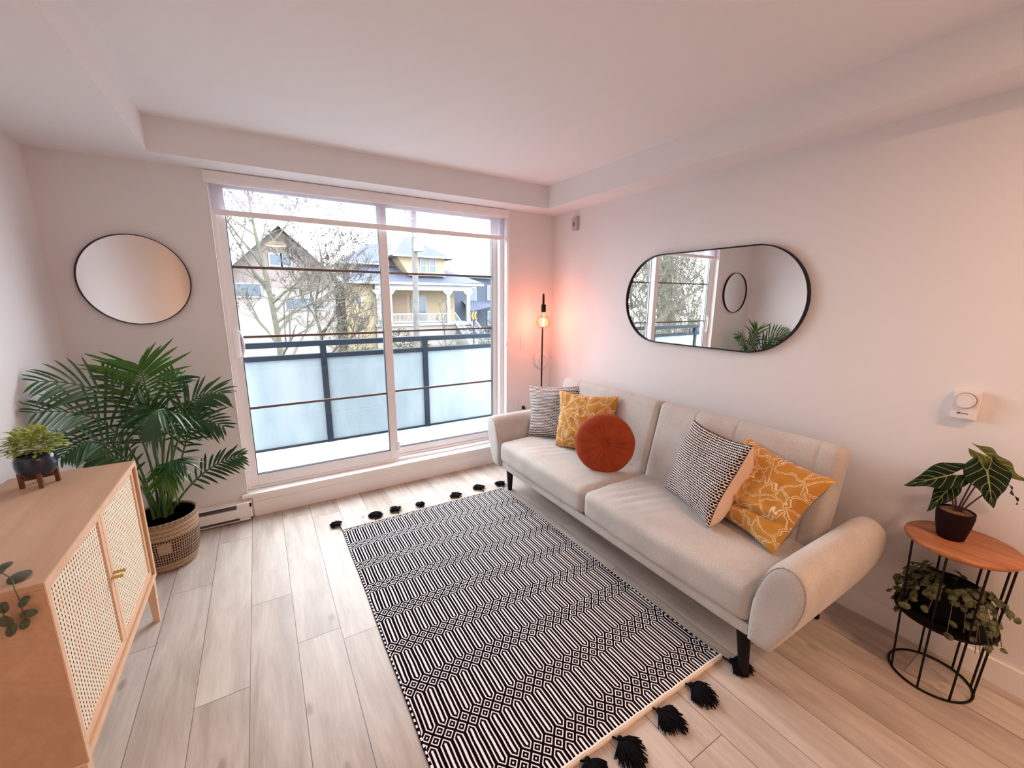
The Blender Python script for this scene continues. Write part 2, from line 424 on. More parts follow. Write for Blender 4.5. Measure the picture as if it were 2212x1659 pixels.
# ------------------------------------------------------------------ pillows
def woven_mat():
    m = Mat('black_dash_weave', (.8, .74, .72), 1.0, spec=0.0); u, v = m.uv()
    n = m.noise(m.vec(u, v), 60, 2); px, py = .0125, .0128
    vv = v/py + (n-.5)*.5; row = vv.floor(); off = (row*.5).frac()
    uu = (u/px + off + (n-.5)*.7); a = (uu.frac()-.5).abs(); b = (vv.frac()-.5).abs()
    col = uu.floor(); alt = (col*.5).frac()*.22   # every second dash tilts
    d = (a*a)*(5.4+alt) + (b*b)*8.4
    f = 1.0 - d.step(1.0, 1.3)
    m.set('Base Color', m.mix(f, (.84, .76, .73), (.012, .008, .010)))
    m.bump(f*-1.0, .5, .003); return m.mat
def mustard_mat(seed):
    m = Mat('mustard_print', (.5, .25, .05), .85, spec=.2); u, v = m.uv()
    nx = m.noise(m.vec(u+seed, v), 8, 2); ny = m.noise(m.vec(u, v+3.7+seed), 8, 2)
    wx, wy = u + (nx-.5)*.20, v + (ny-.5)*.20
    d = m.vor(m.vec(wx+seed, wy), 13.5)
    band = ((d-.070).abs()).lt(.030)
    dot = ((u*800.0+ny*20.0).sin()*(v*800.0+nx*20.0).sin()).gt(-.38)
    drop = m.noise(m.vec(u+1.3, v+seed), 14, 1).lt(.66)
    f = band*dot*drop
    vel = m.noise(m.vec(u, v), 12, 3)
    base = m.mix(vel, (.42, .17, .018), (.66, .315, .055))
    m.set('Base Color', m.mix(f, base, (.88, .74, .52))); m.b.inputs['Sheen Weight'].default_value = .3
    m.bump(f + m.noise(m.vec(u, v), 400, 2)*.3, .35, .0015); return m.mat
M_woven = woven_mat(); M_cream = simple('cream_cotton', (.80, .60, .48), .9, 300, .05, .2)
M_mus = mustard_mat(.3); M_grey = simple('taupe_cotton', (.35, .29, .25), .9, 300, .05, .2)
def pillow(name, label, TL, TR, BL, BR, T, mf, mb_, seed, group=None, fold=0, off=(0, 0, 0), bk=1.0):
    TL, TR, BL, BR = [Vector(p)+Vector(off) for p in (TL, TR, BL, BR)]
    c = (TL+TR+BL+BR)/4; base = (BL+BR)/2
    root = thing(name, label, 'pillow', (c.x, c.y, min(BL.z, BR.z)), group)
    nrm = ((TR-TL)+(BR-BL)).cross((TL-BL)+(TR-BR)).normalized(); Wd = (TR-TL).length; Hd = (TL-BL).length
    N = 40
    def fn(side):
        def f(u, v):
            a, b = 2*u-1, 2*v-1
            pc = .10
            a2 = a*(1-pc*(1-b*b)); a2 *= (1+(.15-.06*b)*math.exp(-((a-.84)/.11)**2)*(1-b**4)) if (bk > 1 and side < 0 and a > 0) else 1; b2 = b*(1-pc*(1-a*a)); uu, vv = (a2+1)/2, (b2+1)/2
            p = BL*(1-uu)*(1-vv)+BR*uu*(1-vv)+TL*(1-uu)*vv+TR*uu*vv
            e = max(0, (1-a*a)*(1-b*b)); h = T/2*e**.42*(bk if side < 0 else 1)
            cr = (abs(a)*abs(b))**2
            h += side*0 + .006*noise.noise(Vector((a*2.2+seed, b*2.2, seed)))*e**.3*2
            # edge puckers
            h += .004*math.sin(b*17+seed)*abs(a)**6*(1-abs(a)**20) + .003*math.sin(a*19+seed)*abs(b)**6
            if fold:
                fl = b + .50 - .14*a; h += -.024*math.exp(-(fl/.055)**2)*(1-a**4) + .012*math.exp(-((fl-.13)/.09)**2)*(1-a**4)
            bend = nrm*(.016*noise.noise(Vector((a*1.3, b*1.3+seed, 2.0))) + (.03*max(0, a)**2 if bk > 1 else 0))
            h += .005*noise.noise(Vector((a*5+seed, b*5, 7)))*e**.3
            return p + nrm*side*max(h, 0) + bend
        return f
    for side, nm, mt in ((1, 'front_cover', mf), (-1, 'back_cover', mb_)):
        m = MB().grid(fn(side), N, N, flip=side < 0); m.uv = [(u*Wd, v*Hd) for u, v in m.uv]; m.build(nm, mt, root, angle=80)
    return root
o = .05
pillow('throw_pillow', 'black and white dashed weave pillow in the corner of the sofa by the lamp', (-.50, -.375, .80), (-.24, -.755, .835), (-.620, -.555, .425), (-.375, -.925, .425), .16, M_woven, M_cream, 1.0)
pillow('throw_pillow', 'mustard pillow with white squiggles behind the round rust pillow', (-.482, -.765, .825), (-.300, -1.20, .845), (-.585, -.855, .42), (-.385, -1.27, .42), .16, M_mus, M_grey, 2.0)
pillow('throw_pillow', 'black and white dashed weave pillow in the middle of the right seat, cream back showing', (-.325, -1.800, .835), (-.47, -2.245, .835), (-.450, -1.745, .425), (-.625, -2.165, .425), .15, M_woven, M_cream, 3.0, bk=1.9)
pillow('throw_pillow', 'mustard pillow with white squiggles slumped against the near sofa arm', (-.275, -2.075, .815), (-.385, -2.530, .765), (-.470, -2.03, .425), (-.585, -2.42, .425), .17, M_mus, M_grey, 4.0, fold=1)
# round pillow
rp = thing('round_pillow', 'round rust orange velvet pillow with a gathered centre', 'pillow', (-.54, -1.355, .41))
mv = Mat('rust_velvet', (.42, .06, .012), .75, spec=.2); oo = mv.obj(); nn = mv.noise(mv.vec(*oo), 9, 3)
mv.set('Base Color', mv.mix(nn, (.22, .025, .006), (.42, .065, .016))); mv.b.inputs['Sheen Weight'].default_value = .5; mv.b.inputs['Sheen Tint'].default_value = (1, .45, .25, 1)
mv.bump(mv.noise(mv.vec(*oo), 500, 2), .2, .001)
nr = Vector((-.62, -.72, .30)).normalized(); rx = Vector((nr.y, -nr.x, 0)).normalized()*-1; ry = nr.cross(rx); ctr = Vector((-.555, -1.345, .595))
def rfn(side):
    def f(u, v):
        th = 2*PI*u; r = v
        pl = abs(math.sin(th*8+1.2*math.sin(3*th)))**.6
        h = .052*(1-r**3.2)**.55 - .036*math.exp(-(r/.13)**2) - .010*(1-pl)*math.exp(-((r-.5)/.33)**2)
        R = .190*(1+.006*math.sin(5*th+1)+.004*math.sin(11*th)) * (r**.9)
        h = max(h, 0 if r > .98 else .002)
        h += .0035*noise.noise(Vector((math.cos(th)*r*5, math.sin(th)*r*5, 1)))
        return ctr + rx*R*math.cos(th) + ry*R*math.sin(th) + nr*side*h
    return f
for side, nm in ((1, 'front_cover'), (-1, 'back_cover')):
    MB().grid(rfn(side), 128, 24, cu=True, flip=side < 0).build(nm, mv.mat, rp, weld=1e-5, angle=80)
MB().rbox((.03, .03, .012), .005, (5, 5, 3), Matrix.Translation(ctr+nr*.019) @ nr.to_track_quat('Z', 'Y').to_matrix().to_4x4()).build('centre_button', mv.mat, rp)

# ------------------------------------------------------------------ rug
RX0, RX1, RY0, RY1 = -2.047, -.828, -2.375, -.512
def rug_mat():
    m = Mat('black_white_kilim', (.5, .5, .5), 1.0, spec=0.0); u, v = m.uv()   # u along x (0..w), v metres from far edge
    n = m.noise(m.vec(u, v), 10, 2); n3 = m.noise(m.vec(u*3.0, v), 200, 2)
    p, P, d = .0476, .2225, .0262
    uu = u + (n-.5)*.006 + (n3-.5)*.0016; vv = v + d*.5 + (m.noise(m.vec(v, u), 7, 2)-.5)*.010 + (n3-.5)*.0012
    k = (vv/P).floor(); y = vv - k*P; par = (k*.5).frac()          # 0 or .5
    def hx(offs): return ((uu/p + par + offs).frac()-.5).abs()*2.0   # 0 at the column centre, 1 at its border
    a, b = hx(.5), hx(0.0)
    e1 = 1.0 - (a + y.abs()/d)
    e2 = 1.0 - (b + (y-d).abs()/d)
    e3 = 1.0 - (b + (y-P).abs()/d)
    cyc = (P+d)/2; Lh = (P-d)/2 - d
    e4 = 1.0 - (a + ((y-cyc).abs()-Lh).max(0.0)/d)
    e = e1.max(e2).max(e3).max(e4)
    wht = (e.step(.21, .27) - e.step(.42, .48)) + e.step(.80, .86)
    wht = wht.max(0.0).min(1.0)
    w = RX1-RX0; ed = u.min(w-u)
    tk = ((v*250.0).sin()).gt(.1)
    edge = ed.lt(.009)
    f = edge*tk + (1.0-edge)*wht
    f = f*(1.0 - ed.lt(.0025))
    m.set('Base Color', m.mix(f, (.007, .004, .007), (.90, .86, .85)))
    m.bump(n3 + f*.4, .4, .0012); return m.mat
rug = thing('area_rug', 'black and white geometric flatweave rug with black tassels on the floor by the sofa', 'rug', ((RX0+RX1)/2, (RY0+RY1)/2, 0))
def rwav(x, y): return .0028 + .0012*noise.noise(Vector((x*3, y*3, 0)))
m = MB()
def redge(y): return .008*noise.noise(Vector((y*2.2, 0, 4)))
def rfn2(u, v):
    y = RY1 + (RY0-RY1)*v; x = RX0 + (RX1-RX0)*u + redge(y)*(1-u) ; return (x, y, .004+rwav(x, y))
m.grid(rfn2, 60, 90, flip=True); m.uv = [(u*(RX1-RX0), v*(RY1-RY0)) for u, v in m.uv]
n0 = len(m.v)
m.box(RX0+.003, RX1-.003, RY0, RY1, .0005, .0035)
m.build('rug_field', rug_mat(), rug, angle=80)
M_hem = simple('cream_hem', (.86, .76, .66), .95, 120, .04, .3)
m = MB(); m.tube([(RX0+ (RX1-RX0)*i/60, RY0-.006+.004*noise.noise(Vector((i*.3, 1, 0))), .008) for i in range(61)], [.0095+.002*noise.noise(Vector((i*.4, 5, 2))) for i in range(61)], 8)
m.build('hem', M_hem, rug)
m = MB(); m.tube([(RX0+ (RX1-RX0)*i/60, RY1+.004, .006) for i in range(61)], .005, 8); m.build('hem', M_hem, rug)
M_tas = Mat('black_yarn', (.006, .006, .009), .95, spec=.1).mat
def tassel(cx, cy, dirv, size, seed, anchor):
    R = random.Random(seed); d0 = Vector((dirv[0], dirv[1], 0)).normalized(); sd = Vector((-d0.y, d0.x, 0)); m = MB()
    hd = Vector((cx, cy, .014)) - d0*size*.5
    m.tube([Vector(anchor), hd], .0035, 6)
    m.rbox((.022, .022, .022), .010, (4, 4, 4), Matrix.Translation(hd+Vector((0, 0, .004))))
    for i in range(150):
        a = R.uniform(-1.25, 1.25); L = size*R.uniform(.65, 1.08)*(1-.2*abs(a)); z = R.uniform(.2, 1)
        e = hd + (d0*math.cos(a)+sd*math.sin(a)*.85)*L; e.z = .003+.012*R.random()
        mid = hd.lerp(e, .5); mid.z = .012 + .026*z*math.cos(a*.6); mid += sd*R.uniform(-.006, .006)
        m.tube(bez(hd, mid+Vector((0, 0, .006)), e, 4), [.0032, .0034, .0032, .0026, .0016], 5)
    m.build('tassel', M_tas, rug)
far = [(-2.076, -.42, -.5, .9, .07), (-1.800, -.432, .9, .35, .075), (-1.835, -.428, -.9, .35, .055), (-1.674, -.418, -.3, 1, .075), (-1.49, -.444, .7, .7, .062), (-1.21, -.435, .0, 1, .085), (-.994, -.405, .1, 1, .085), (-.816, -.435, -.35, 1, .08)]
for i, (x, y, dx, dy, s) in enumerate(far): tassel(x, y, (dx, dy), s, 20+i, (min(max(x, RX0), RX1), RY1+.004, .008))
near = [(-.812, -2.465, .35, -1, .085), (-1.058, -2.458, .25, -1, .10), (-1.248, -2.462, .3, -1, .10), (-1.455, -2.462, .1, -1, .10), (-1.605, -2.45, -.1, -1, .09), (-1.80, -2.46, 0, -1, .09), (-2.0, -2.46, -.2, -1, .09)]
for i, (x, y, dx, dy, s) in enumerate(near): tassel(x, y, (dx, dy), s, 50+i, (min(max(x-.02, RX0), RX1), RY0-.008, .010))

# ------------------------------------------------------------------ cabinet
def wood(name, c1, c2, rough=.5, axis=1, scale=14, ring=1.0):
    m = Mat(name, c1, rough, spec=.3); o = m.obj(); q = [o[0], o[1], o[2]]; q[axis] = q[axis]*.09
    g = m.noise(m.vec(*q), scale, 4, .6, .8); g2 = m.noise(m.vec(*q), scale*9, 2)
    m.set('Base Color', m.mix((g*.8+g2*.25).step(.3, .8), c1, c2)); m.bump(g2, .08, .0005); return m.mat
M_cab = wood('oak_veneer', (.53, .32, .20), (.63, .40, .26), .5, 1, 10)
M_cabd = wood('pale_oak', (.70, .45, .29), (.80, .55, .37), .5, 2, 12)
M_under = simple('white_edge', (.85, .8, .75), .5)
def cane_mat():
    m = Mat('woven_cane', (.8, .7, .5), .7, spec=.2); u, v = m.uv()    # metres
    px, py = .0172, .0153
    vv = v + u*.10; a = ((u/px).frac()-.5).abs(); b = ((vv/py).frac()-.5).abs()
    n = m.noise(m.vec(u, v), 90, 2)
    hole = (1.0-a.step(.12, .19))*(1.0-b.step(.25, .34)); hole = hole*n.step(.22, .42)
    strand = ((u/px*2.0+.5).frac()-.5).abs()
    tint = m.noise(m.vec(u, v), 14, 2)
    c = m.mix(tint.step(.3, .75), (.86, .78, .60), (.88, .70, .52))
    m.set('Base Color', m.mix(hole, c, (.055, .022, .010)))
    m.bump(strand*.5 - hole*2.0 + n*.3, .45, .002); return m.mat
M_cane = cane_mat()
M_brass = Mat('brass', (.60, .40, .12), .3, 1.0).mat
CX0, CX1, CY0, CY1, CZ0, CZ1 = -3.285, -2.91, -1.800, -.866, .225, .793
cab = thing('cabinet', 'light wood sideboard with two woven cane doors against the left wall', 'cabinet', (-3.1, -1.333, 0))
t = .018; m = MB()
m.box(CX0, CX1, CY0, CY1, CZ1-t, CZ1); m.box(CX0, CX1, CY0, CY1, CZ0, CZ0+t); m.box(CX0, CX1, CY0, CY0+t, CZ0+t, CZ1-t); m.box(CX0, CX1, CY1-t, CY1, CZ0+t, CZ1-t); m.box(CX0, CX0+.008, CY0+t, CY1-t, CZ0+t, CZ1-t)
m.build('cabinet_body', M_cab, cab, smooth=False, bevel=.0015)
# pale front edging
m = MB(); e = .0035
m.box(CX1, CX1+e, CY0, CY1, CZ1-t, CZ1); m.box(CX1, CX1+e, CY0, CY1, CZ0, CZ0+t); m.box(CX1, CX1+e, CY0, CY0+t, CZ0+t, CZ1-t); m.box(CX1, CX1+e, CY1-t, CY1, CZ0+t, CZ1-t)
m.build('front_edging', M_cabd, cab, smooth=False)
m = MB(); m.box(CX0+.01, CX1, CY0+.001, CY1-.001, CZ0-.004, CZ0-.0003); m.build('underside', M_under, cab, smooth=False)
ymid = (CY0+CY1)/2; xf = CX1-.008
for k, (y0, y1) in enumerate(((CY0+t+.001, ymid-.0015), (ymid+.0015, CY1-t-.001))):
    z0, z1 = CZ0+t+.001, CZ1-t-.001; fw = .026
    m = MB(); m.box(xf-.012, xf, y0, y0+fw, z0, z1); m.box(xf-.012, xf, y1-fw, y1, z0, z1); m.box(xf-.012, xf, y0+fw, y1-fw, z0, z0+fw); m.box(xf-.012, xf, y0+fw, y1-fw, z1-fw, z1)
    d = m.build('door', M_cabd, cab, smooth=False, bevel=.001)
    m = MB(); m.grid(lambda u, v: (xf-.005, y0+fw+(y1-y0-2*fw)*u, z0+fw+(z1-z0-2*fw)*v), 2, 2); m.uv = [(u*(y1-y0-2*fw), v*(z1-z0-2*fw)) for u, v in m.uv]
    n0 = len(m.v); m.box(xf-.008, xf-.0055, y0+fw, y1-fw, z0+fw, z1-fw)
    m.build('cane_panel', M_cane, d, smooth=False)
    yh = (y1-.013) if k == 0 else (y0+.013)
    zh = .520 if k == 0 else .524
    m = MB(); m.tube([(xf, yh, zh), (xf+.030, yh, zh)], .0055, 12); m.tube([(xf+.026, yh, zh), (xf+.032, yh, zh)], .0066, 12); m.build('door_knob', M_brass, d)
for x, y in ((-2.93, -.886), (-2.93, -1.78), (-3.262, -.886), (-3.262, -1.78)):
    MB().tube([(x, y, 0), (x, y, CZ0-.004)], [.0155, .024], 4).build('leg', M_cabd, cab, smooth=False)

# small pot on the cabinet
M_leafy = simple('lime_leaves', (.36, .42, .08), .5, 60, .35)
M_pot = Mat('navy_glaze', (.012, .022, .045), .18, spec=.6).mat
M_wal = wood('walnut', (.10, .035, .02), (.20, .075, .04), .5, 2, 20)
sp_ = thing('succulent_plant', 'small lime green leafy plant in a dark blue pot on the sideboard', 'plant', (-3.155, -1.02, .793))
pc = Vector((-3.155, -1.000, .803))
m = MB(); m.lathe([(.028, .034), (.044, .037), (.053, .050), (.057, .074), (.056, .098), (.050, .114), (.047, .116), (.045, .106), (.0, .104)], pc, 36); m.build('pot', M_pot, sp_)
for a in (math.radians(20), math.radians(110), math.radians(200), math.radians(290)):
    q = pc + Vector((math.cos(a), math.sin(a), 0))*.046
    MB().tube([q-Vector((0, 0, .0098)), q+Vector((0, 0, .05))], .0085, 4).build('stand_leg', M_wal, sp_, smooth=False)
m = MB()
for a in (math.radians(20), math.radians(110)):
    dv = Vector((math.cos(a), math.sin(a), 0))*.046; m.tube([pc-dv+Vector((0, 0, .022)), pc+dv+Vector((0, 0, .022))], .008, 4)
m.build('stand_brace', M_wal, sp_, smooth=False)
R = random.Random(5); m = MB()
def leaf(m, p, d, up, L, w, curl=.2, n=4, thick=0):
    d = d.normalized(); s = d.cross(up); s = s.normalized() if s.length > 1e-4 else d.orthogonal().normalized(); u2 = s.cross(d)
    vs, us, fs = [], [], []
    for i in range(n+1):
        t = i/n; ww = w*math.sin(PI*min(1, t*.94+.05))**.75*.5 if i < n else 0
        c = p + d*L*t + u2*(-curl*L*t*t)
        vs += [c - s*ww + u2*ww*.25, c.copy(), c + s*ww + u2*ww*.25]; us += [(0, t), (.5, t), (1, t)]
    for i in range(n):
        for j in (0, 1): a = i*3+j; fs.append((a, a+1, a+4, a+3))
    m.add(vs, fs, us)
for i in range(420):
    th = R.uniform(0, 2*PI); ph = math.acos(R.uniform(-.15, 1)); rr = R.uniform(.4, 1)
    dv = Vector((math.sin(ph)*math.cos(th), math.sin(ph)*math.sin(th), math.cos(ph)*.55))
    p = pc + Vector((0, 0, .135)) + Vector((dv.x*.078, dv.y*.078, dv.z*.15))*rr
    leaf(m, p, dv+Vector((R.uniform(-.5, .5), R.uniform(-.5, .5), R.uniform(-.1, .5))), Vector((0, 0, 1)), R.uniform(.016, .030), R.uniform(.010, .017), .3, 3)
m.build('foliage', M_leafy, sp_, angle=80)

# trailing plant at the near end of the cabinet (pot is outside the picture)
def striped_leaf_mat():
    m = Mat('grey_green_leaf', (.1, .12, .06), .5, spec=.4); u, v = m.uv()
    g = m.noise(m.vec(u*2.0, v*6.0), 3, 3); rim = ((u-.5).abs()*2.0)
    c = m.mix(g, (.045, .055, .032), (.115, .13, .075)); c = m.mix(rim.step(.86, 1.0)*.55, c, (.5, .48, .40))
    m.set('Base Color', c); return m.mat
M_sil = striped_leaf_mat()
M_stem = simple('plant_stem', (.10, .085, .04), .6)
def disc_leaf(m, c, nrm, L, w, rot=0):
    nrm = nrm.normalized(); a = nrm.orthogonal().normalized(); b = nrm.cross(a); a, b = a*math.cos(rot)+b*math.sin(rot), b*math.cos(rot)-a*math.sin(rot)
    n = 18; vs, us = [c + nrm*.002], [(.5, .5)]
    for rr in (.55, .9, 1.0):
        for i in range(n):
            t = 2*PI*i/n; k = 1 + .12*math.cos(t)
            vs.append(c + a*(math.cos(t)*L/2*rr*k) + b*(math.sin(t)*w/2*rr) - nrm*(.004*(rr**2)*(1+.4*math.cos(2*t)))); us.append((.5+.5*rr*math.sin(t), .5+.5*rr*math.cos(t)))
    fs = [(0, 1+i, 1+(i+1) % n) for i in range(n)]
    for k in (0, 1): fs += [(1+k*n+i, 1+(k+1)*n+i, 1+(k+1)*n+(i+1) % n, 1+k*n+(i+1) % n) for i in range(n)]
    m.add(vs, fs, us)
tp = thing('trailing_plant', 'grey-green round-leaved trailing plant spilling over the near corner of the sideboard', 'plant', (-3.17, -1.66, .793))
m = MB(); m.lathe([(.045, 0), (.06, .01), (.07, .06), (.072, .10), (.066, .10), (.06, .09), (0, .088)], (-3.17, -1.66, .793), 28); m.build('pot', simple('cream_pot', (.6, .52, .45), .5), tp)
lv = [((-2.966, -1.750, .802), (0.1, -.2, 1), .050, .040, .4), ((-2.998, -1.722, .825), (.2, -.5, 1), .034, .02, .1), ((-2.942, -1.815, .765), (.1, -1, .5), .028, .018, .2), ((-2.940, -1.818, .730), (.3, -1, .3), .030, .022, 2.1), ((-2.950, -1.818, .705), (.1, -1, .2), .026, .020, .4), ((-2.976, -1.820, .765), (0, -1, .3), .028, .022, .9), ((-2.978, -1.822, .728), (0, -1, .2), .03, .026, 1.5), ((-2.972, -1.820, .700), (.2, -1, .1), .034, .02, .5), ((-3.01, -1.74, .82), (.0, -.3, 1), .04, .032, .2)]
m = MB()
for k in range(46):
    a = R.uniform(0, 2*PI); r0 = R.uniform(0, .12); lv.append(((-3.17+math.cos(a)*r0, -1.66+math.sin(a)*r0*.9, .90+R.uniform(0, .06)-r0*.3), (math.cos(a)*.6, math.sin(a)*.6, 1), .034, .028, a))
for c_, n_, L_, w_, r_ in lv: disc_leaf(m, Vector(c_), Vector(n_), L_, w_, r_)
m.build('foliage', M_sil, tp, angle=80)
m = MB(); m.tube(smooth_path([(-3.13, -1.68, .89), (-3.05, -1.71, .85), (-2.985, -1.745, .805), (-2.955, -1.806, .797), (-2.945, -1.822, .76), (-2.95, -1.818, .70)], 6), .0013, 5)
m.tube(smooth_path([(-3.13, -1.70, .89), (-3.06, -1.74, .83), (-3.0, -1.80, .80), (-2.978, -1.822, .77), (-2.974, -1.822, .69)], 6), .0013, 5); m.build('stem', M_stem, tp)

# ------------------------------------------------------------------ basket + palm
def basket_mat(band):
    m = Mat('woven_seagrass', (.5, .35, .2), .8, spec=.2); u, v = m.uv()
    # u around 0..1, v along profile in metres
    n = m.noise(m.vec(u*30.0, v*30.0), 3, 3)
    th = u*6.2832
    tw = ((v*260.0 + (u*74.0).frac()*2.2).sin()*.5+.5)
    c = m.mix((n*.6+tw*.4), (.15, .08, .042), (.60, .44, .30))
    if band:
        gx = ((u*84.0).frac()-.5).abs(); gy = (((v*62.0)+u*2.0).frac()-.5).abs()
        hole = (gx.lt(.31)*gy.lt(.37))*(v.gt(.178)*v.lt(.33))
        lab = (u.gt(.735)*u.lt(.795))*(v.gt(.25)*v.lt(.31)); hole = hole*(1.0-lab)
        c = m.mix(hole, c, (.025, .014, .01)); c = m.mix(lab, c, (.42, .31, .21))
        tw = tw - hole*2.0
    m.set('Base Color', c); m.bump(tw+n*.5, .6, .004); return m.mat
bk = thing('woven_basket', 'round woven seagrass basket holding the palm, on the floor beside the sideboard', 'basket', (-2.955, -.345, 0))
bc = Vector((-2.955, -.345, 0))
m = MB(); m.lathe([(0, .002), (.115, .002), (.128, .010), (.140, .05), (.150, .11), (.157, .17), (.160, .22), (.160, .26), (.159, .29)], bc, 96); m.build('basket_wall', basket_mat(True), bk)
m = MB(); m.tube([bc+Vector((math.cos(a)*.156, math.sin(a)*.156, .295)) for a in [2*PI*i/72 for i in range(72)]], .0085, 8, closed=True); m.build('rim', basket_mat(False), bk)
m = MB(); m.lathe([(.151, .29), (.152, .25), (.150, .2), (0.0, .199)], bc, 64); m.build('inner_wall', basket_mat(False), bk)
palm = thing('potted_palm', 'tall green parlour palm standing in the woven basket below the round mirror', 'plant', (-2.955, -.345, .205))
m = MB(); m.lathe([(0, .205), (.13, .205), (.135, .235), (.12, .243), (0, .245)], bc, 40); m.build('soil', simple('potting_soil', (.02, .013, .01), .95, 90, .3, .5), palm)
def palm_mat():
    m = Mat('palm_leaf', (.02, .07, .02), .38, spec=.5); u, v = m.uv(); o = m.obj(); n = m.noise(m.vec(*o), 4, 2)
    st = (u*60.0).sin()*.5+.5
    c = m.mix(n.step(.3, .7), (.012, .052, .018), (.035, .125, .025)); c = m.mix(st*.25, c, (.03, .10, .03))
    m.set('Base Color', c); m.b.inputs['Transmission Weight'].default_value = 0
    return m.mat
M_palm = palm_mat(); M_palmy = simple('young_palm_leaf', (.06, .19, .025), .4, 6, .2)
M_pst = simple('palm_stalk', (.06, .13, .03), .5, 20, .2)
FR = [
((-2.93, -0.33, 0.888),(-2.938, -0.36, 1.147),0.60,0.26,"up"),
((-2.998, -0.36, 0.905),(-3.245, -0.55, 1.126),0.35,0.22,"w"),
((-3.053, -0.36, 0.812),(-3.251, -0.62, 0.998),0.4,0.24,"w"),
((-3.07, -0.42, 0.757),(-3.203, -0.62, 0.789),0.4,0.17,"w"),
((-2.826, -0.36, 0.854),(-2.601, -0.4, 0.967),0.42,0.19,"w"),
((-2.812, -0.42, 0.789),(-2.605, -0.55, 0.818),0.45,0.16,"w"),
((-2.809, -0.50, 0.900),(-2.9, -0.68, 0.900),0.45,0.20,"d"),
((-2.753, -0.42, 0.52),(-2.546, -0.45, 0.6),0.4,0.13,"w"),
((-2.841, -0.50, 0.63),(-2.872, -0.62, 0.59),0.45,0.15,"d"),
((-3.009, -0.42, 0.539),(-3.05, -0.52, 0.52),0.45,0.13,"d"),
((-2.861, -0.28, 0.947),(-2.796, -0.22, 1.035),0.55,0.12,"up"),
((-2.941, -0.28, 0.717),(-3.10, -0.26, 1.12),0.5,0.17,"w"),
((-2.81, -0.3, 0.672),(-2.743, -0.3, 0.882),0.45,0.16,"w"),
((-2.871, -0.46, 0.771),(-2.918, -0.55, 0.974),0.5,0.17,"w"),
((-2.884, -0.56, 0.631),(-2.775, -0.68, 0.688),0.5,0.14,"d"),
((-3.03, -0.36, 0.62),(-3.17, -0.45, 0.70),0.45,0.15,"w"),
]
R = random.Random(11)
def wall_clamp(p, r=0.0):
    p = p.copy(); p.x = max(p.x, -W+.012); p.y = min(p.y, -.012)
    if p.y < -.80 and p.z < .83 and p.x < -2.85: p.y = -.80
    if p.z < .32 and (p-bc).length > .1: p.z = max(p.z, .32)
    # stay off the sideboard
    if p.y < -.85 and p.x < -2.86 and p.z < .81: p.z = .81
    return p
for fi, (mid, tip, st, LL, kind) in enumerate(FR):
    mid, tip = Vector(mid), Vector(tip)
    bs = bc + Vector((R.uniform(-.035, .035), R.uniform(-.035, .035), .24))
    c = mid*2 - (bs+tip)/2; c = c.lerp(mid, .25)
    P = bez(bs, c, tip, 40); root = palm
    m = MB(); m.tube(P, [.0065*(1-.8*i/40)+.0008 for i in range(41)], 6)
    mt = M_palmy if fi in (0, 8) else M_palm
    fr = m.build('frond', M_pst, palm); mb = MB(); n = 16 if LL > .16 else 13
    view = Vector((-.51, -.84, .2)) # blades tend to lie across the light from the window
    for k in range(n):
        t = st + (1-st)*(k/(n-1))**.92; i = min(39, int(t*40)); f = t*40-i; p = P[i].lerp(P[i+1], min(1, f)); T = (P[i+1]-P[i]).normalized()
        nn_ = Vector((R.uniform(-.2, .2), -.75, .65)) if kind != 'd' else Vector((.2, -.3, 1))
        side = T.cross(nn_).normalized(); nrm = side.cross(T).normalized()
        prof = math.sin(PI*(.18+.74*(k/(n-1))))**.8; L = LL*prof*R.uniform(.8, 1.12)*1.05
        for sg in (-1, 1):
            fw = (.62 if kind != 'up' else .30)+1.0*(k/(n-1))
            d = (side*sg + T*fw + nrm*R.uniform(-.05, .25)).normalized()
            w = .0138*(.7+.5*prof); ns = 6; s2 = d.cross(nrm).normalized(); vs, us, fs = [], [], []
            drp = (.22 if kind == 'w' else (.12 if kind == 'up' else .55))*R.uniform(.6, 1.5)
            for j in range(ns+1):
                q = j/ns; ww = w*.5*(math.sin(PI*(q*.90+.08))**.7 if j < ns else 0.0)
                cc = p + d*L*q + Vector((0, 0, -1))*drp*L*q*q
                vs += [wall_clamp(cc - s2*ww), wall_clamp(cc - nrm*ww*.35), wall_clamp(cc + s2*ww)]; us += [(0, q), (.5, q), (1, q)]
            for j in range(ns):
                for a in (0, 1): b = j*3+a; fs.append((b, b+1, b+4, b+3))
            mb.add(vs, fs, us)
    mb.build('leaflets', mt, fr, angle=85)
# canes
for k in range(5):
    a = k*1.3; b0 = bc+Vector((math.cos(a)*.04, math.sin(a)*.04, .24)); MB().tube(bez(b0, b0+Vector((0, 0, .1)), b0+Vector((math.cos(a)*.02, math.sin(a)*.02, R.uniform(.16, .26))), 8), [.010-.0006*i for i in range(9)], 8).build('cane_stem', M_pst, palm)

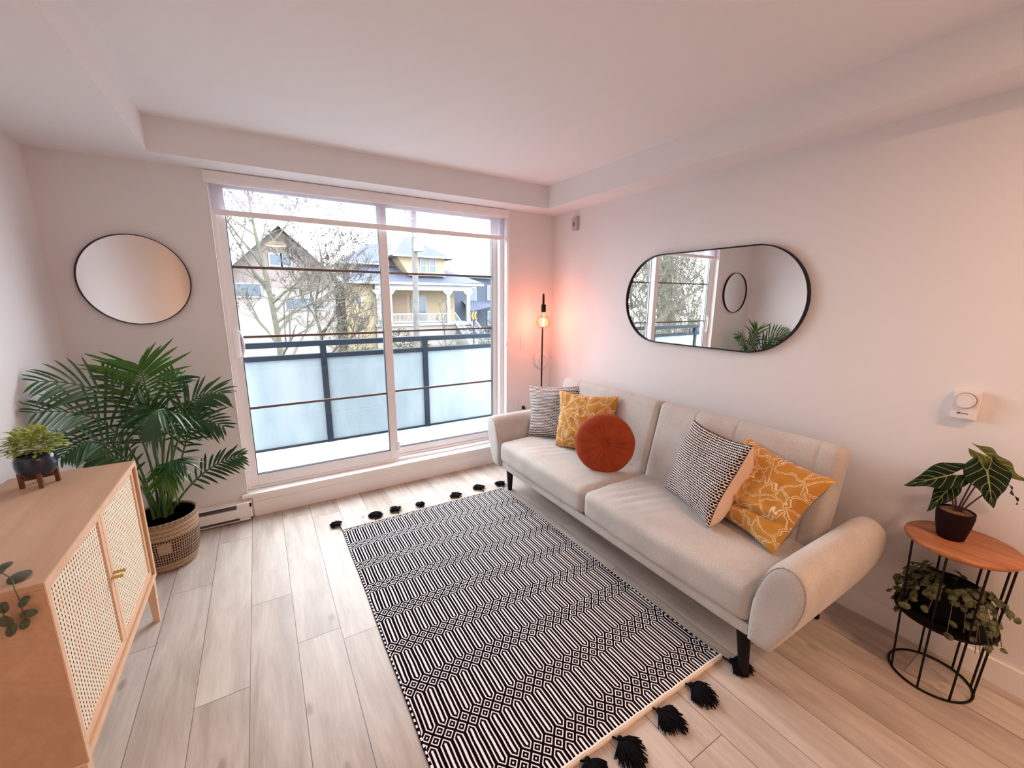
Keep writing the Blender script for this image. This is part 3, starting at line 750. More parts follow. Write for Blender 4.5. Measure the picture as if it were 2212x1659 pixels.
# ------------------------------------------------------------------ mirrors
rm = thing('round_mirror', 'round mirror with a thin dark blue frame on the window wall above the palm', 'mirror', (-2.952, 0, 1.34))
ax = (Vector((1, 0, 0)), Vector((0, 0, 1)), Vector((0, -1, 0))); mc = Vector((-2.952, 0, 1.592))
MB().lathe([(.238, .012), (.238, .0), (.2495, .0), (.2495, .026), (.2455, .026), (.2455, .012)], mc, 96, ax).build('mirror_frame', M_mframe, rm)
MB().lathe([(0, .010), (.2455, .010), (.2455, .016), (0, .0160001)], mc, 96, ax).build('mirror_glass', M_mir, rm, smooth=False)
def stadium(L, Hh, n=24):
    r = Hh/2; o = []
    for i in range(n+1): a = -PI/2+PI*i/n; o.append((L/2-r+r*math.cos(a), r*math.sin(a)))
    for i in range(n+1): a = PI/2+PI*i/n; o.append((-L/2+r+r*math.cos(a), r*math.sin(a)))
    return o
pm = thing('pill_mirror', 'long pill-shaped mirror with a thin black frame on the wall above the sofa', 'mirror', (0, -1.555, 1.2))
cy, cz = -1.556, 1.503
so = stadium(1.212, .592); si = stadium(1.200, .580); n = len(so); vs = []
for (pl, x) in ((so, -.001), (so, -.028), (si, -.028), (si, -.012)): vs += [(x, cy-a, cz+b) for a, b in pl]
fs = [(k*n+i, k*n+(i+1) % n, (k+1)*n+(i+1) % n, (k+1)*n+i) for k in range(3) for i in range(n)]
MB().add(vs, fs).build('mirror_frame', M_bframe, pm)
MB().prism(si, lambda a, b, k: ((-.006, -.016)[k], cy-a, cz+b)).build('mirror_glass', M_mir, pm, smooth=False)

# ------------------------------------------------------------------ floor lamp
lx, ly = -.222, -.165
lamp = thing('floor_lamp', 'slim black floor lamp with a bare glowing globe bulb in the corner behind the sofa', 'lamp', (lx, ly, 0))
MB().lathe([(0, 0), (.11, 0), (.11, .012), (.105, .018), (0, .018)], (lx, ly, 0), 40).build('lamp_base', M_black, lamp)
dv = Vector((-.51, -.84, 0)).normalized()
b0 = Vector((lx, ly, .018)); top = Vector((lx, ly, 1.515))
hook = [top+Vector((0, 0, 0)), top+dv*.012+Vector((0, 0, .018)), top+dv*.04+Vector((0, 0, .026)), top+dv*.068+Vector((0, 0, .014)), top+dv*.08+Vector((0, 0, -.02)), top+dv*.08+Vector((0, 0, -.06))]
MB().tube([b0]+[b0.lerp(top, k/6) for k in range(1, 6)]+smooth_path(hook, 5), .0068, 10).build('lamp_pole', M_black, lamp)
bx = top+dv*.08; 
MB().lathe([(0, .0), (.0205, 0), (.0205, .060), (.016, .065), (0, .066)], (bx.x, bx.y, 1.390), 24).build('lamp_socket', M_black, lamp)
mg = Mat('amber_bulb_glass'); nt = mg.nt; nt.nodes.remove(mg.b)
tr = nt.nodes.new('ShaderNodeBsdfTransparent'); tr.inputs[0].default_value = (1, .80, .66, 1)
gl = nt.nodes.new('ShaderNodeBsdfGlossy'); gl.inputs[1].default_value = .03; gl.inputs[0].default_value = (1, .85, .75, 1)
lw = nt.nodes.new('ShaderNodeLayerWeight'); lw.inputs[0].default_value = .35
fr = X(nt, lw.outputs['Facing']).pw(3.0)*.5+.04
mx = nt.nodes.new('ShaderNodeMixShader'); nt.links.new(fr.s, mx.inputs[0]); nt.links.new(tr.outputs[0], mx.inputs[1]); nt.links.new(gl.outputs[0], mx.inputs[2])
em = nt.nodes.new('ShaderNodeEmission'); em.inputs[0].default_value = (1, .34, .20, 1); em.inputs[1].default_value = .09
ad = nt.nodes.new('ShaderNodeAddShader'); nt.links.new(mx.outputs[0], ad.inputs[0]); nt.links.new(em.outputs[0], ad.inputs[1]); nt.links.new(ad.outputs[0], mg.out.inputs[0])
bcn = Vector((bx.x, bx.y, 1.302)); rb = .0625
prof = [(.0, -rb)] + [(rb*math.sin(a), -rb*math.cos(a)) for a in [PI*i/22 for i in range(1, 19)]] + [(.022, .068), (.016, .080), (.015, .090)]
bulb = MB().lathe(prof, bcn, 40).build('light_bulb', mg.mat, lamp)
me_ = Mat('glowing_filament', (1, .6, .3), .5); me_.set('Emission Color', (1.0, .62, .25, 1)); me_.set('Emission Strength', 16.0)
fil = [bcn+Vector((math.cos(i*.9)*.011*(1+.15*math.sin(i))+.004*math.sin(i*.2), math.sin(i*.9)*.011, .036-.0021*i)) for i in range(34)]
MB().tube(fil, .0026, 6).build('filament', me_.mat, bulb)
MB().tube([bcn+Vector((0, 0, .085)), bcn+Vector((0, 0, .04))], [.006, .004], 10).build('glass_mount', simple('milky_glass', (.9, .8, .7), .2), bulb)
def light(name, kind, loc, power, col, **kw):
    l = bpy.data.lights.new(name, kind); l.energy = power; l.color = col
    for k, v in kw.items(): setattr(l, k, v)
    o = bpy.data.objects.new(name, l); C.objects.link(o); o.location = loc; return o
light('bulb_light', 'POINT', bcn, 5.0, (1.0, .25, .17), shadow_soft_size=.055)

# ------------------------------------------------------------------ small wall things
def plate(name, label, cat, x, z, w, h, extra):
    t = thing(name, label, cat, (x, 0, z-h/2)); MB().rbox((w, .006, h), .0025, (3, 3, 3), Matrix.Translation((x, -.003, z))).build('cover_plate', M_plastic, t); extra(t); return t
plate('light_switch', 'white rocker light switch on the wall between window and lamp', 'switch', -.312, 1.098, .074, .118, lambda t: MB().rbox((.034, .008, .068), .002, (3, 3, 3), Matrix.Translation((-.312, -.005, 1.098))).build('rocker', M_plastic, t))
def sock(t):
    m = MB()
    for dz in (-.022, .022): m.rbox((.034, .006, .030), .002, (3, 3, 3), Matrix.Translation((-.325, -.005, .51+dz)))
    m.build('socket_face', M_plastic, t)
plate('wall_outlet', 'white power outlet on the wall just above the far sofa arm', 'outlet', -.325, .51, .074, .118, sock)
cd = lamp
MB().lathe([(0, .0), (.014, 0), (.016, .008), (.012, .02), (.006, .03), (0, .031)], (-.318, -.0085, .492), 16, ax).build('plug', M_black, cd)
MB().tube(smooth_path([(-.318, -.036, .49), (-.31, -.05, .475), (-.29, -.055, .43), (-.27, -.05, .25), (-.24, -.06, .06), (-.22, -.07, .022)], 6), .0028, 6).build('power_cord', M_black, cd)
rw = thing('round_wall_plate', 'white round wall plate behind the floor lamp pole', 'wall plate', (-.116, 0, .85))
MB().lathe([(0, 0), (.082, 0), (.082, .012), (.074, .018), (.048, .020), (.046, .012), (.034, .012), (.032, .020), (0, .022)], (-.116, 0, .932), 48, ax).build('plate_ring', M_plastic, rw)
sn = thing('wall_sensor', 'small grey motion sensor high on the right wall near the corner', 'sensor', (0, -.322, 2.07))
MB().rbox((.030, .062, .112), .004, (4, 4, 4), Matrix.Translation((-.015, -.322, 2.124))).build('sensor_body', simple('grey_plastic', (.52, .45, .46), .4), sn)
MB().rbox((.006, .02, .034), .002, (3, 3, 3), Matrix.Translation((-.031, -.315, 2.118))).build('sensor_lens', simple('sensor_window', (.22, .16, .17), .3), sn)
th = thing('thermostat', 'white wall thermostat with a round dial on the right wall above the side table', 'thermostat', (0, -2.77, 1.045))
MB().rbox((.030, .074, .112), .004, (4, 4, 4), Matrix.Translation((-.015, -2.771, 1.100))).build('thermostat_body', M_plastic, th)
axx = (Vector((0, -1, 0)), Vector((0, 0, 1)), Vector((-1, 0, 0)))
MB().lathe([(0, 0), (.029, 0), (.029, .008), (.027, .011), (.0, .011)], (-.030, -2.771, 1.118), 48, axx).build('dial', M_plastic, th)
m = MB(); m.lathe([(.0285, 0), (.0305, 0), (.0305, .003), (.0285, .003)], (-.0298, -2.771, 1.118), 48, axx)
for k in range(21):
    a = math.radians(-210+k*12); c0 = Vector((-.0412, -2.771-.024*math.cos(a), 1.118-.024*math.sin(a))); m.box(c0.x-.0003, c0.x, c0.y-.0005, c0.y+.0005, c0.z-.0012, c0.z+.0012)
m.build('dial_ring', simple('dial_dark', (.16, .09, .11), .5), th)  # dark ring and tick marks round the dial
m = MB(); m.tube([(-.0305, -2.757, 1.066), (-.0305, -2.785, 1.066)], .0012, 6); m.tube([(-.0305, -2.755, 1.066), (-.0305, -2.762, 1.066)], .0032, 8); m.build('slider', simple('slider_dark', (.15, .10, .10), .5), th)

# ------------------------------------------------------------------ side table
tcx, tcy = -.177, -2.872
tb = thing('side_table', 'round wooden-topped side table with thin black metal rods beside the sofa', 'side table', (tcx, tcy, 0))
M_top = wood('acacia', (.24, .075, .027), (.54, .23, .10), .4, 1, 26)
MB().lathe([(0, .584), (.148, .584), (.157, .589), (.161, .596), (.160, .602), (.156, .605), (0, .605)], (tcx, tcy, 0), 72).build('tabletop', M_top, tb, angle=50)
MB().tube([(tcx+.123*math.cos(2*PI*i/64), tcy+.123*math.sin(2*PI*i/64), .005) for i in range(64)], .0042, 8, closed=True).build('base_ring', M_black, tb)
SZ = .285
m = MB(); m.lathe([(0, SZ-.002), (.148, SZ-.002), (.148, SZ+.005), (.144, SZ+.005), (.144, SZ), (0, SZ)], (tcx, tcy, 0), 56); m.build('shelf', M_black, tb)
for k in (128.5, 178, -140, -97, -58.5, -19.5, 28.8, 76):
    a0 = math.radians(k)
    MB().tube([(tcx+.123*math.cos(a0), tcy+.123*math.sin(a0), .005), (tcx+.145*math.cos(a0), tcy+.145*math.sin(a0), .586)], .0036, 8).build('rod', M_black, tb)

# alocasia
def aloc_mat(name, dark, green, vein):
    m = Mat(name, dark, .65, spec=.12); u, v = m.uv(); a = u.abs()
    mid = 1.0-a.step(.025, .06)
    # lateral veins
    q = (v*5.0 - a*1.6); lat = 1.0-((q.frac()-.5).abs()).step(.03, .075)
    lat = lat*(1.0-a.step(.86, .97))*.8
    c = m.mix(a.step(.2, 1.0), dark, green); c = m.mix(lat.max(mid), c, vein)
    m.set('Base Color', c); m.bump(mid+lat, -.3, .001); return m.mat
M_al = aloc_mat('velvet_leaf', (.005, .010, .005), (.008, .022, .009), (.22, .30, .11))
M_al2 = aloc_mat('pale_velvet_leaf', (.06, .085, .02), (.09, .11, .025), (.30, .32, .10))
ap = thing('arrowhead_plant', 'arrow-leaved plant with pale veins in a dark pot on the side table', 'plant', (-.172, -2.838, .605))
pc2 = Vector((-.172, -2.838, .605))
M_dpot = Mat('oxblood_pot', (.016, .004, .005), .7, spec=.12).mat
MB().lathe([(0, 0), (.034, 0), (.039, .004), (.049, .055), (.054, .095), (.053, .113), (.050, .115), (.048, .108), (.0, .106)], pc2, 48).build('pot', M_dpot, ap)
MB().lathe([(0, .1105), (.0475, .109), (.0475, .100), (0, .1)], pc2, 32).build('soil', simple('dry_soil', (.16, .09, .045), .95, 120, .4, .6), ap)
def aleaf(att, tip, up, W_, lobe, mat, stem0, curl=.10, seed=0):
    att, tip = Vector(att), Vector(tip); d = tip-att; L = d.length; d.normalize(); up = Vector(up); sd = d.cross(up).normalized(); nr_ = sd.cross(d).normalized()
    m = MB(); nu, nv = 16, 30
    # outline half width along t from -lobe .. 1 (1 = tip)
    def half(t):
        if t >= 0: return W_*(1-t)**.8*(1-.22*t)*(1+.25*math.sin(PI*min(1, t*1.6)))*1.0
        q = -t/lobe; return W_*1.0*math.sqrt(max(0, 1-q*q*.9))*(1-.25*q)
    for sg in (-1, 1):
        def fn(u, v):
            t = -lobe + (1+lobe)*v; w = half(t)
            inner = 0 if t >= 0 else .33*W_*(-t/lobe)**.8
            x = inner + (w-inner)*u if w > inner else inner
            wav = .007*math.sin(t*13+seed)*u*u
            return att + d*(L*t) + sd*(sg*x) + nr_*(-.25*x*x/W_ - curl*L*max(0, t)**2 + wav + .12*x)
        k = len(m.v); m.grid(fn, nu, nv, flip=sg > 0)
        m.uv[k:] = [(u*sg, (-lobe+(1+lobe)*v)) for u, v in m.uv[k:]]
    lf = m.build('leaf', mat, ap, weld=1e-5, angle=80)
    s0 = Vector(stem0); MB().tube(bez(s0, s0.lerp(att, .5)+Vector((0, 0, .02)), att, 10), [.0032-.00014*i for i in range(11)], 7).build('stem', simple('dark_stem', (.07, .022, .015), .5), lf)
s0 = pc2+Vector((0, 0, .108))
aleaf((-.205, -2.812, .862), (-.285, -2.706, .795), (-.55, -.6, .75), .050, .42, M_al, s0, .05, 0)
aleaf((-.170, -2.888, .898), (-.215, -2.930, .782), (-.80, -.45, .35), .062, .40, M_al, s0+Vector((.006, -.006, 0)), .04, 1)
aleaf((-.115, -2.872, .938), (-.085, -2.985, .868), (-.5, .1, .85), .045, .42, M_al2, s0+Vector((.01, 0, 0)), .1, 2)
aleaf((-.205, -2.812, .806), (-.240, -2.775, .700), (-.75, -.3, .45), .032, .38, M_al, s0+Vector((-.008, .004, 0)), .10, 3)
aleaf((-.10, -2.93, .86), (-.115, -2.975, .79), (.3, -.6, .6), .022, .4, M_al, s0+Vector((.008, -.01, 0)), .05, 4)

# black pot with trailing plant on the lower shelf
hp = thing('trailing_plant', 'round-leaved trailing plant in a black pot on the lower shelf of the side table', 'plant', (tcx, tcy, SZ+.004))
hc = Vector((tcx+.005, tcy, SZ+.004))
MB().lathe([(0, 0), (.084, 0), (.092, .006), (.100, .07), (.104, .125), (.099, .128), (.096, .118), (0, .115)], hc, 48).build('pot', Mat('matte_black_pot', (.004, .004, .004), .8, spec=.1).mat, hp)
R = random.Random(21); m = MB(); ms = MB()
for s in range(40):
    a = R.uniform(0, 2*PI) if s % 4 == 0 else R.gauss(PI/2 if s % 2 else 1.5*PI, .55); ln = R.uniform(.05, .14)
    dvh = Vector((math.cos(a), math.sin(a), 0)); p0 = hc+dvh*R.uniform(.02, .07)+Vector((0, 0, .12)); drop = R.uniform(-.02, .13) if s % 3 else R.uniform(.05, .17)
    e = hc+dvh*(.118+ln*.35)+Vector((0, 0, .10-drop))
    e.x = min(e.x, -.045); e.z = max(e.z, .05)
    P = bez(p0, p0+dvh*.06+Vector((0, 0, .055)), e, 9)
    P = [Vector((min(q.x, -.035), q.y, q.z)) for q in P]
    ms.tube(P, .0012, 5)
    for k in range(2, 10):
        if R.random() < .72:
            q = P[k]+Vector((R.uniform(-.012, .012), R.uniform(-.012, .012), R.uniform(-.004, .012))); q.x = min(q.x, -.03)
            nrl = dvh*R.uniform(.3, 1.0)+Vector((R.uniform(-.5, .1), R.uniform(-.4, .4), R.uniform(.3, .9))); L = R.uniform(.022, .040)
            disc_leaf(m, q, nrl, L, L*R.uniform(.6, .8), R.uniform(0, 6))
M_hoya = Mat('olive_leaf', (.05, .06, .02), .45, spec=.35); ou, ov = M_hoya.uv(); on_ = M_hoya.noise(M_hoya.vec(*M_hoya.obj()), 40, 2)
M_hoya.set('Base Color', M_hoya.mix(on_.step(.3, .7), (.035, .042, .018), (.12, .125, .05)))
m.build('foliage', M_hoya.mat, hp, angle=80); ms.build('stem', M_stem, hp)

# ------------------------------------------------------------------ ceiling light above and behind the camera
cl = thing('ceiling_light', 'small round ceiling light with a yellow-white dish shade', 'ceiling light', (-2.05, -3.9, 2.30))
MB().tube([(-2.05, -3.9, 2.411), (-2.05, -3.9, 2.30)], .008, 8).build('stem', M_brass, cl)
ms_ = Mat('opal_shade', (.95, .85, .6), .4); ms_.set('Emission Color', (1, .80, .48, 1)); ms_.set('Emission Strength', 4.0)
MB().lathe([(.02, .06), (.09, .05), (.14, .02), (.15, 0), (.142, 0), (.09, .035), (0, .045)], (-2.05, -3.9, 2.25), 40).build('lamp_shade', ms_.mat, cl)
L1 = light('ceiling_lamp', 'AREA', (-2.05, -3.9, 2.24), 2.5, (1.0, .70, .50), shape='DISK', size=.26)
dl = []
for i, (x, y) in enumerate(((-.85, -4.3), (-1.0, -5.3), (-.80, -3.7))):  # unseen fill lamps added behind the camera to brighten and warm the room
    d = thing('added_fill_light', 'round fill light added in the ceiling behind the camera', 'ceiling light', (x, y, 2.40), 'added fill lights')
    MB().lathe([(.045, .0), (.06, 0), (.06, -.006), (.045, -.004)], (x, y, 2.409), 32).build('trim_ring', M_plastic, d)
    MB().lathe([(0, 0), (.045, 0), (.045, -.001), (0, -.001)], (x, y, 2.408), 32).build('diffuser', ms_.mat, d)
    light('added_fill_lamp', 'AREA', (x, y, 2.40), 12, (1.0, .57, .34), shape='DISK', size=.09)

# ------------------------------------------------------------------ balcony
M_deck = simple('balcony_membrane', (.60, .60, .62), .7, 20, .03)
struct(MB().box(-4.6, 2.2, .16, 1.30, -.05, .065).build('floor_balcony', M_deck, smooth=False))
bal = thing('balcony_railing', 'dark grey metal balcony railing with frosted glass panels outside the window', 'railing', (-1.3, 1.2, .065))
M_rail = simple('charcoal_rail', (.010, .017, .027), .7, 8, .15, spec=.12)
mfz = Mat('frosted_glass', (.72, .80, .84), .5, spec=.3); nt = mfz.nt
fo = mfz.obj(); fz = mfz.noise(mfz.vec(fo[0], fo[1], fo[2]*.35), 3, 4, .6); colr = mfz.mix(fz.step(.35, .7), (.31, .36, .385), (.39, .43, .45)); mfz.set('Base Color', colr)
tlz = nt.nodes.new('ShaderNodeBsdfTranslucent'); nt.links.new(colr, tlz.inputs[0])
mxz = nt.nodes.new('ShaderNodeMixShader'); mxz.inputs[0].default_value = .55; nt.links.new(mfz.b.outputs[0], mxz.inputs[1]); nt.links.new(tlz.outputs[0], mxz.inputs[2]); nt.links.new(mxz.outputs[0], mfz.out.inputs[0])
yb = 1.2
MB().box(-4.5, 2.1, yb-.03, yb+.03, 1.045, 1.095).build('top_rail', M_rail, bal, smooth=False)
MB().box(-4.5, 2.1, yb-.02, yb+.02, .925, .970).build('mid_rail', M_rail, bal, smooth=False)
MB().box(-4.5, 2.1, yb-.02, yb+.02, .070, .085).build('bottom_rail', M_rail, bal, smooth=False)
xp = [-3.93, -2.90, -1.87, -.84, .19, 1.22]
for x in xp: MB().box(x-.026, x+.026, yb-.026, yb+.026, .066, 1.045).build('post', M_rail, bal, smooth=False)
xe = [-4.5]+xp+[2.1]
for a, b in zip(xe[:-1], xe[1:]): MB().box(a+.028, b-.028, yb-.005, yb+.005, .086, .924).build('frosted_panel', mfz.mat, bal, smooth=False)

# ------------------------------------------------------------------ outside
GZ = -1.45
M_ground = simple('grey_grass', (0.099, 0.103, 0.079), .95, 1.5, .25)
struct(MB().box(-40, 50, 1.4, 60, GZ-.3, GZ).build('floor_ground', M_ground, smooth=False))
M_road = simple('asphalt', (0.073, 0.073, 0.079), .9, 3, .1)
struct(MB().box(-40, 50, 9.5, 15.5, GZ, GZ+.015).build('floor_road', M_road, smooth=False))
M_roof = simple('slate_shingles', (.045, .053, .085), .8, 5, .25)
M_yel = simple('yellow_siding', (.275, .215, .135), .8, 1, .04)
M_peach = simple('peach_siding', (0.208, 0.150, 0.109), .8)
M_owh = simple('outdoor_white', (0.231, 0.231, 0.237), .6)
M_win = Mat('house_window', (.05, .075, .11), .25, spec=.6).mat
M_pink = Mat('pink_stucco', (.56, .42, .37), .85); po = M_pink.obj(); ln_ = ((po[2]*3.2).frac()).lt(.07)
pn = M_pink.noise(M_pink.vec(*po), 3, 2); M_pink.set('Base Color', M_pink.mix(ln_*.35, M_pink.mix(pn, (.17, .135, .13), (.195, .155, .145)), (.09, .075, .07)))
M_pinkb = Mat('cream_stucco', (0.214, 0.191, 0.179), .85).mat
M_blue = simple('blue_siding', (0.040, 0.051, 0.076), .8, 2, .08)
M_teal = simple('pale_teal_roof', (0.121, 0.159, 0.173), .8, 4, .1)
def hwin(parent, x0, x1, z0, z1, y, fr=.07, bars=0):
    m = MB(); m.box(x0-fr, x1+fr, y-.05, y, z0-fr, z0); m.box(x0-fr, x1+fr, y-.05, y, z1, z1+fr); m.box(x0-fr, x0, y-.05, y, z0, z1); m.box(x1, x1+fr, y-.05, y, z0, z1)
    if bars: m.box(x0, x1, y-.04, y, (z0+z1)/2-.02, (z0+z1)/2+.02)
    w = m.build('window', M_owh, parent, smooth=False); MB().box(x0, x1, y-.02, y-.005, z0, z1).build('pane', M_win, w, smooth=False); return w
def poly_roof(m, faces, t=.12):
    for f in faces:
        f = [Vector(p) for p in f]; n = (f[1]-f[0]).cross(f[2]-f[0]).normalized(); k = len(f)
        if n.z < 0: n = -n
        m.add(f + [p - n*t for p in f], [tuple(range(k)), tuple(range(k, 2*k))[::-1]] + [(i, k+i, k+(i+1) % k, (i+1) % k) for i in range(k)])
# pink gabled house
gy = 20.0
g = thing('gabled_house', 'pale pink house with a steep front gable behind the bare trees', 'house', (-1.2, gy+3, GZ))
m = MB(); m.prism([(-3.75, GZ), (1.12, GZ), (1.12, 2.55), (-1.2, 4.75), (-3.75, 2.35)], lambda a, b, k: (a, gy+.3+k*8, b)); m.build('wall', M_pink.mat, g, smooth=False)
m = MB(); m.prism([(-3.76, GZ), (1.13, GZ), (1.13, 1.95), (-3.76, 1.95)], lambda a, b, k: (a, gy+.22+k*.1, b)); m.build('lower_wall', M_pinkb, g, smooth=False)
m = MB(); poly_roof(m, [[(-1.18, gy-.35, 5.0), (1.58, gy-.35, 2.35), (1.58, gy+9, 2.35), (-1.18, gy+9, 5.0)], [(-1.18, gy-.35, 5.0), (-4.0, gy-.35, 2.3), (-4.0, gy+9, 2.3), (-1.18, gy+9, 5.0)]], .16); m.build('roof', M_roof, g, smooth=False)
m = MB()
for (xa, za, xb, zb) in ((-1.18, 4.99, 1.58, 2.34), (-1.18, 4.99, -4.0, 2.29)):
    m.prism([(xa, za), (xb, zb), (xb, zb-.22), (xa, za-.25)], lambda a, b, k: (a, gy-.42+k*.06, b))
m.build('bargeboard', M_owh, g, smooth=False)
hwin(g, -1.62, -1.18, 3.02, 3.5, gy+.28); hwin(g, -1.12, -.76, 3.02, 3.5, gy+.28)
hwin(g, -1.15, .05, .95, 1.45, gy+.2); hwin(g, .15, .55, .95, 1.45, gy+.2); hwin(g, -3.3, -2.15, 1.55, 2.1, gy+.2)
# yellow house with porch
hy = 22.0
h = thing('yellow_house', 'yellow house with a blue-grey hipped roof and white columned porch', 'house', (6, hy+4, GZ))
m = MB(); m.box(4.3, 9.3, hy+1.7, hy+8, GZ, 2.4); m.build('wall', M_yel, h, smooth=False)
m = MB(); m.box(1.95, 4.2, hy+.25, hy+7, GZ, 2.25); m.build('side_wall', M_yel, h, smooth=False)
m = MB(); m.box(2.5, 8.3, hy+2.0, hy+7, 2.3, 3.6); m.build('upper_wall', M_yel, h, smooth=False)
m = MB(); m.prism([(5.05, 4.0), (8.10, 4.0), (8.10, 2.9), (5.75, 2.9)], lambda a, b, k: (a, hy+.35+k*2.5, b)); m.build('dormer_wall', M_yel, h, smooth=False)
m = MB()
ez, rz = 2.42, 3.75
poly_roof(m, [[(1.66, hy-.3, 2.36), (10.5, hy-.3, 2.50), (8.2, hy+2.2, 3.6), (3.4, hy+2.2, 3.6)], [(10.5, hy-.3, 2.5), (10.5, hy+9, 2.5), (8.2, hy+6.5, 3.6), (8.2, hy+2.2, 3.6)], [(1.66, hy-.3, 2.36), (1.66, hy+9, 2.36), (3.4, hy+6.5, 3.6), (3.4, hy+2.2, 3.6)]])
poly_roof(m, [[(2.1, hy+1.6, 3.55), (4.9, hy+1.6, 3.72), (5.2, hy+3.6, 4.95), (4.1, hy+3.6, 4.95)], [(2.1, hy+1.6, 3.55), (4.1, hy+3.6, 4.95), (4.1, hy+6, 4.95), (2.1, hy+8, 3.55)], [(4.9, hy+1.6, 3.7), (8.4, hy+1.6, 3.7), (5.6, hy+4, 5.1), (5.0, hy+4, 5.0)]])
poly_roof(m, [[(4.75, hy-.1, 4.02), (8.5, hy-.1, 3.98), (6.1, hy+1.8, 5.35)], [(8.5, hy-.1, 3.98), (8.5, hy+4, 3.98), (6.1, hy+1.8, 5.35)], [(4.75, hy-.1, 4.02), (4.75, hy+4, 4.02), (6.1, hy+1.8, 5.35)]])
m.build('roof', M_roof, h, smooth=False)
m = MB(); m.box(1.63, 10.52, hy-.38, hy-.28, 2.30, 2.44); m.box(4.7, 8.55, hy-.16, hy-.06, 3.92, 4.03); m.box(2.0, 4.8, hy+1.5, hy+1.58, 3.5, 3.62); m.box(5.72, 8.1, hy+.2, hy+.34, 2.86, 2.96); m.build('gutter', M_owh, h, smooth=False)
hwin(h, 6.50, 6.80, 3.10, 3.88, hy+.34, .05, 1); hwin(h, 7.05, 7.42, 3.10, 3.88, hy+.34, .05, 1)
for k in range(3): hwin(h, 2.75+k*.28, 2.92+k*.28, 2.85, 3.45, hy+1.98, .04)
hwin(h, 2.55, 2.8, 1.15, 1.55, hy+.24)
m = MB(); m.box(3.55, 9.75, hy-.15, hy+.1, 1.98, 2.28); m.build('porch_beam', M_owh, h, smooth=False)
m = MB(); m.box(3.5, 9.8, hy-.2, hy+1.8, -.16, -.02); m.build('porch_floor', M_owh, h, smooth=False)
m = MB(); m.box(3.55, 8.6, hy-.05, hy+1.7, GZ, -.16); m.build('porch_base', M_pinkb, h, smooth=False)
for x in (3.72, 4.4, 8.1, 9.5):
    m = MB(); m.box(x-.11, x+.11, hy-.13, hy+.09, -.02, 1.78); m.box(x-.17, x+.17, hy-.17, hy+.13, 1.72, 1.80)
    m.prism([(x-.38, 1.98), (x+.38, 1.98), (x+.12, 1.70), (x-.12, 1.70)], lambda a, b, k: (a, hy-.1+k*.16, b)); m.build('column', M_owh, h, smooth=False)
m = MB(); m.box(4.45, 8.1, hy-.07, hy+.01, .52, .60); m.box(4.45, 8.1, hy-.07, hy+.01, .04, .10)
for k in range(44): x = 4.5+k*.083; m.box(x-.014, x+.014, hy-.05, hy-.02, .1, .52)
m.build('porch_railing', M_owh, h, smooth=False)
m = MB(); m.box(6.22, 7.3, hy+1.60, hy+1.69, -.02, 1.72); d = m.build('door_frame', M_owh, h, smooth=False)
m = MB(); m.box(6.30, 6.45, hy+1.57, hy+1.6, .5, 1.3); m.box(6.55, 7.2, hy+1.57, hy+1.6, .05, 1.25); m.box(6.3, 7.2, hy+1.57, hy+1.6, 1.36, 1.62); m.build('door_glass', M_win, d, smooth=False)
m = MB(); m.box(4.62, 5.95, hy+1.64, hy+1.7, .2, 1.75); m.build('wall_panel', M_peach, h, smooth=False)
m = MB()
for k in range(9): m.box(8.55, 9.5, hy-.3-.26*k, hy-.05-.26*k, -.18-.15*k, -.13-.15*k)
for x in (8.5, 9.55):
    m.tube([(x, hy-.15, .6), (x, hy-2.6, -.75)], .05, 4); m.tube([(x, hy-.15, .0), (x, hy-2.6, -1.35)], .06, 4)
    for k in range(14): yy = hy-.25-.17*k; m.tube([(x, yy, .02-.55*k*.17), (x, yy, .55-.55*k*.17)], .018, 4)
m.build('porch_stairs', M_owh, h, smooth=False)
# blue house
b = thing('blue_house', 'slate blue house with white trimmed windows at the right edge of the view', 'house', (15, 31, GZ))
MB().box(11.2, 20, 28, 34, GZ, 3.2).build('wall', M_blue, b, smooth=False)
m = MB(); poly_roof(m, [[(10.6, 27.6, 3.2), (20.6, 27.6, 3.2), (18.0, 31, 5.4), (13.6, 31, 4.9)], [(10.6, 27.6, 3.2), (13.6, 31, 4.9), (10.6, 34.5, 3.2)]]); m.build('roof', M_teal, b, smooth=False)
hwin(b, 12.45, 13.0, 1.25, 2.35, 27.98, .1); hwin(b, 14.2, 14.6, 1.45, 2.5, 27.98, .1); hwin(b, 14.2, 14.6, -.6, .4, 27.98, .1)
m = MB(); poly_roof(m, [[(11.8, 26.2, .55), (14.1, 26.2, 1.0), (14.1, 28, 1.35), (11.8, 28, 1.35)]], .06); m.box(13.9, 14.0, 26.3, 26.4, GZ, .9); m.tube([(12.6, 26.3, .6), (13.9, 26.3, -.9)], .05, 4); m.build('porch_roof', M_roof, b, smooth=False)
# chevron sign
sg = thing('chevron_sign', 'small street sign with an orange double chevron pointing left', 'sign', (5.74, 13.4, GZ))
MB().tube([(5.74, 13.45, GZ), (5.74, 13.45, .55)], .025, 8).build('sign_post', M_rail, sg)
MB().box(5.58, 5.90, 13.40, 13.42, .55, .98).build('sign_panel', simple('sign_black', (.01, .01, .01), .5), sg, smooth=False)
m = MB()
for dx in (0, .13):
    m.prism([(5.61+dx, .765), (5.69+dx, .93), (5.75+dx, .93), (5.67+dx, .765), (5.75+dx, .60), (5.69+dx, .60)], lambda a, b_, k: (a, 13.398-k*.004, b_))
m.build('chevron', simple('orange_paint', (.85, .22, .02), .5), sg, smooth=False)
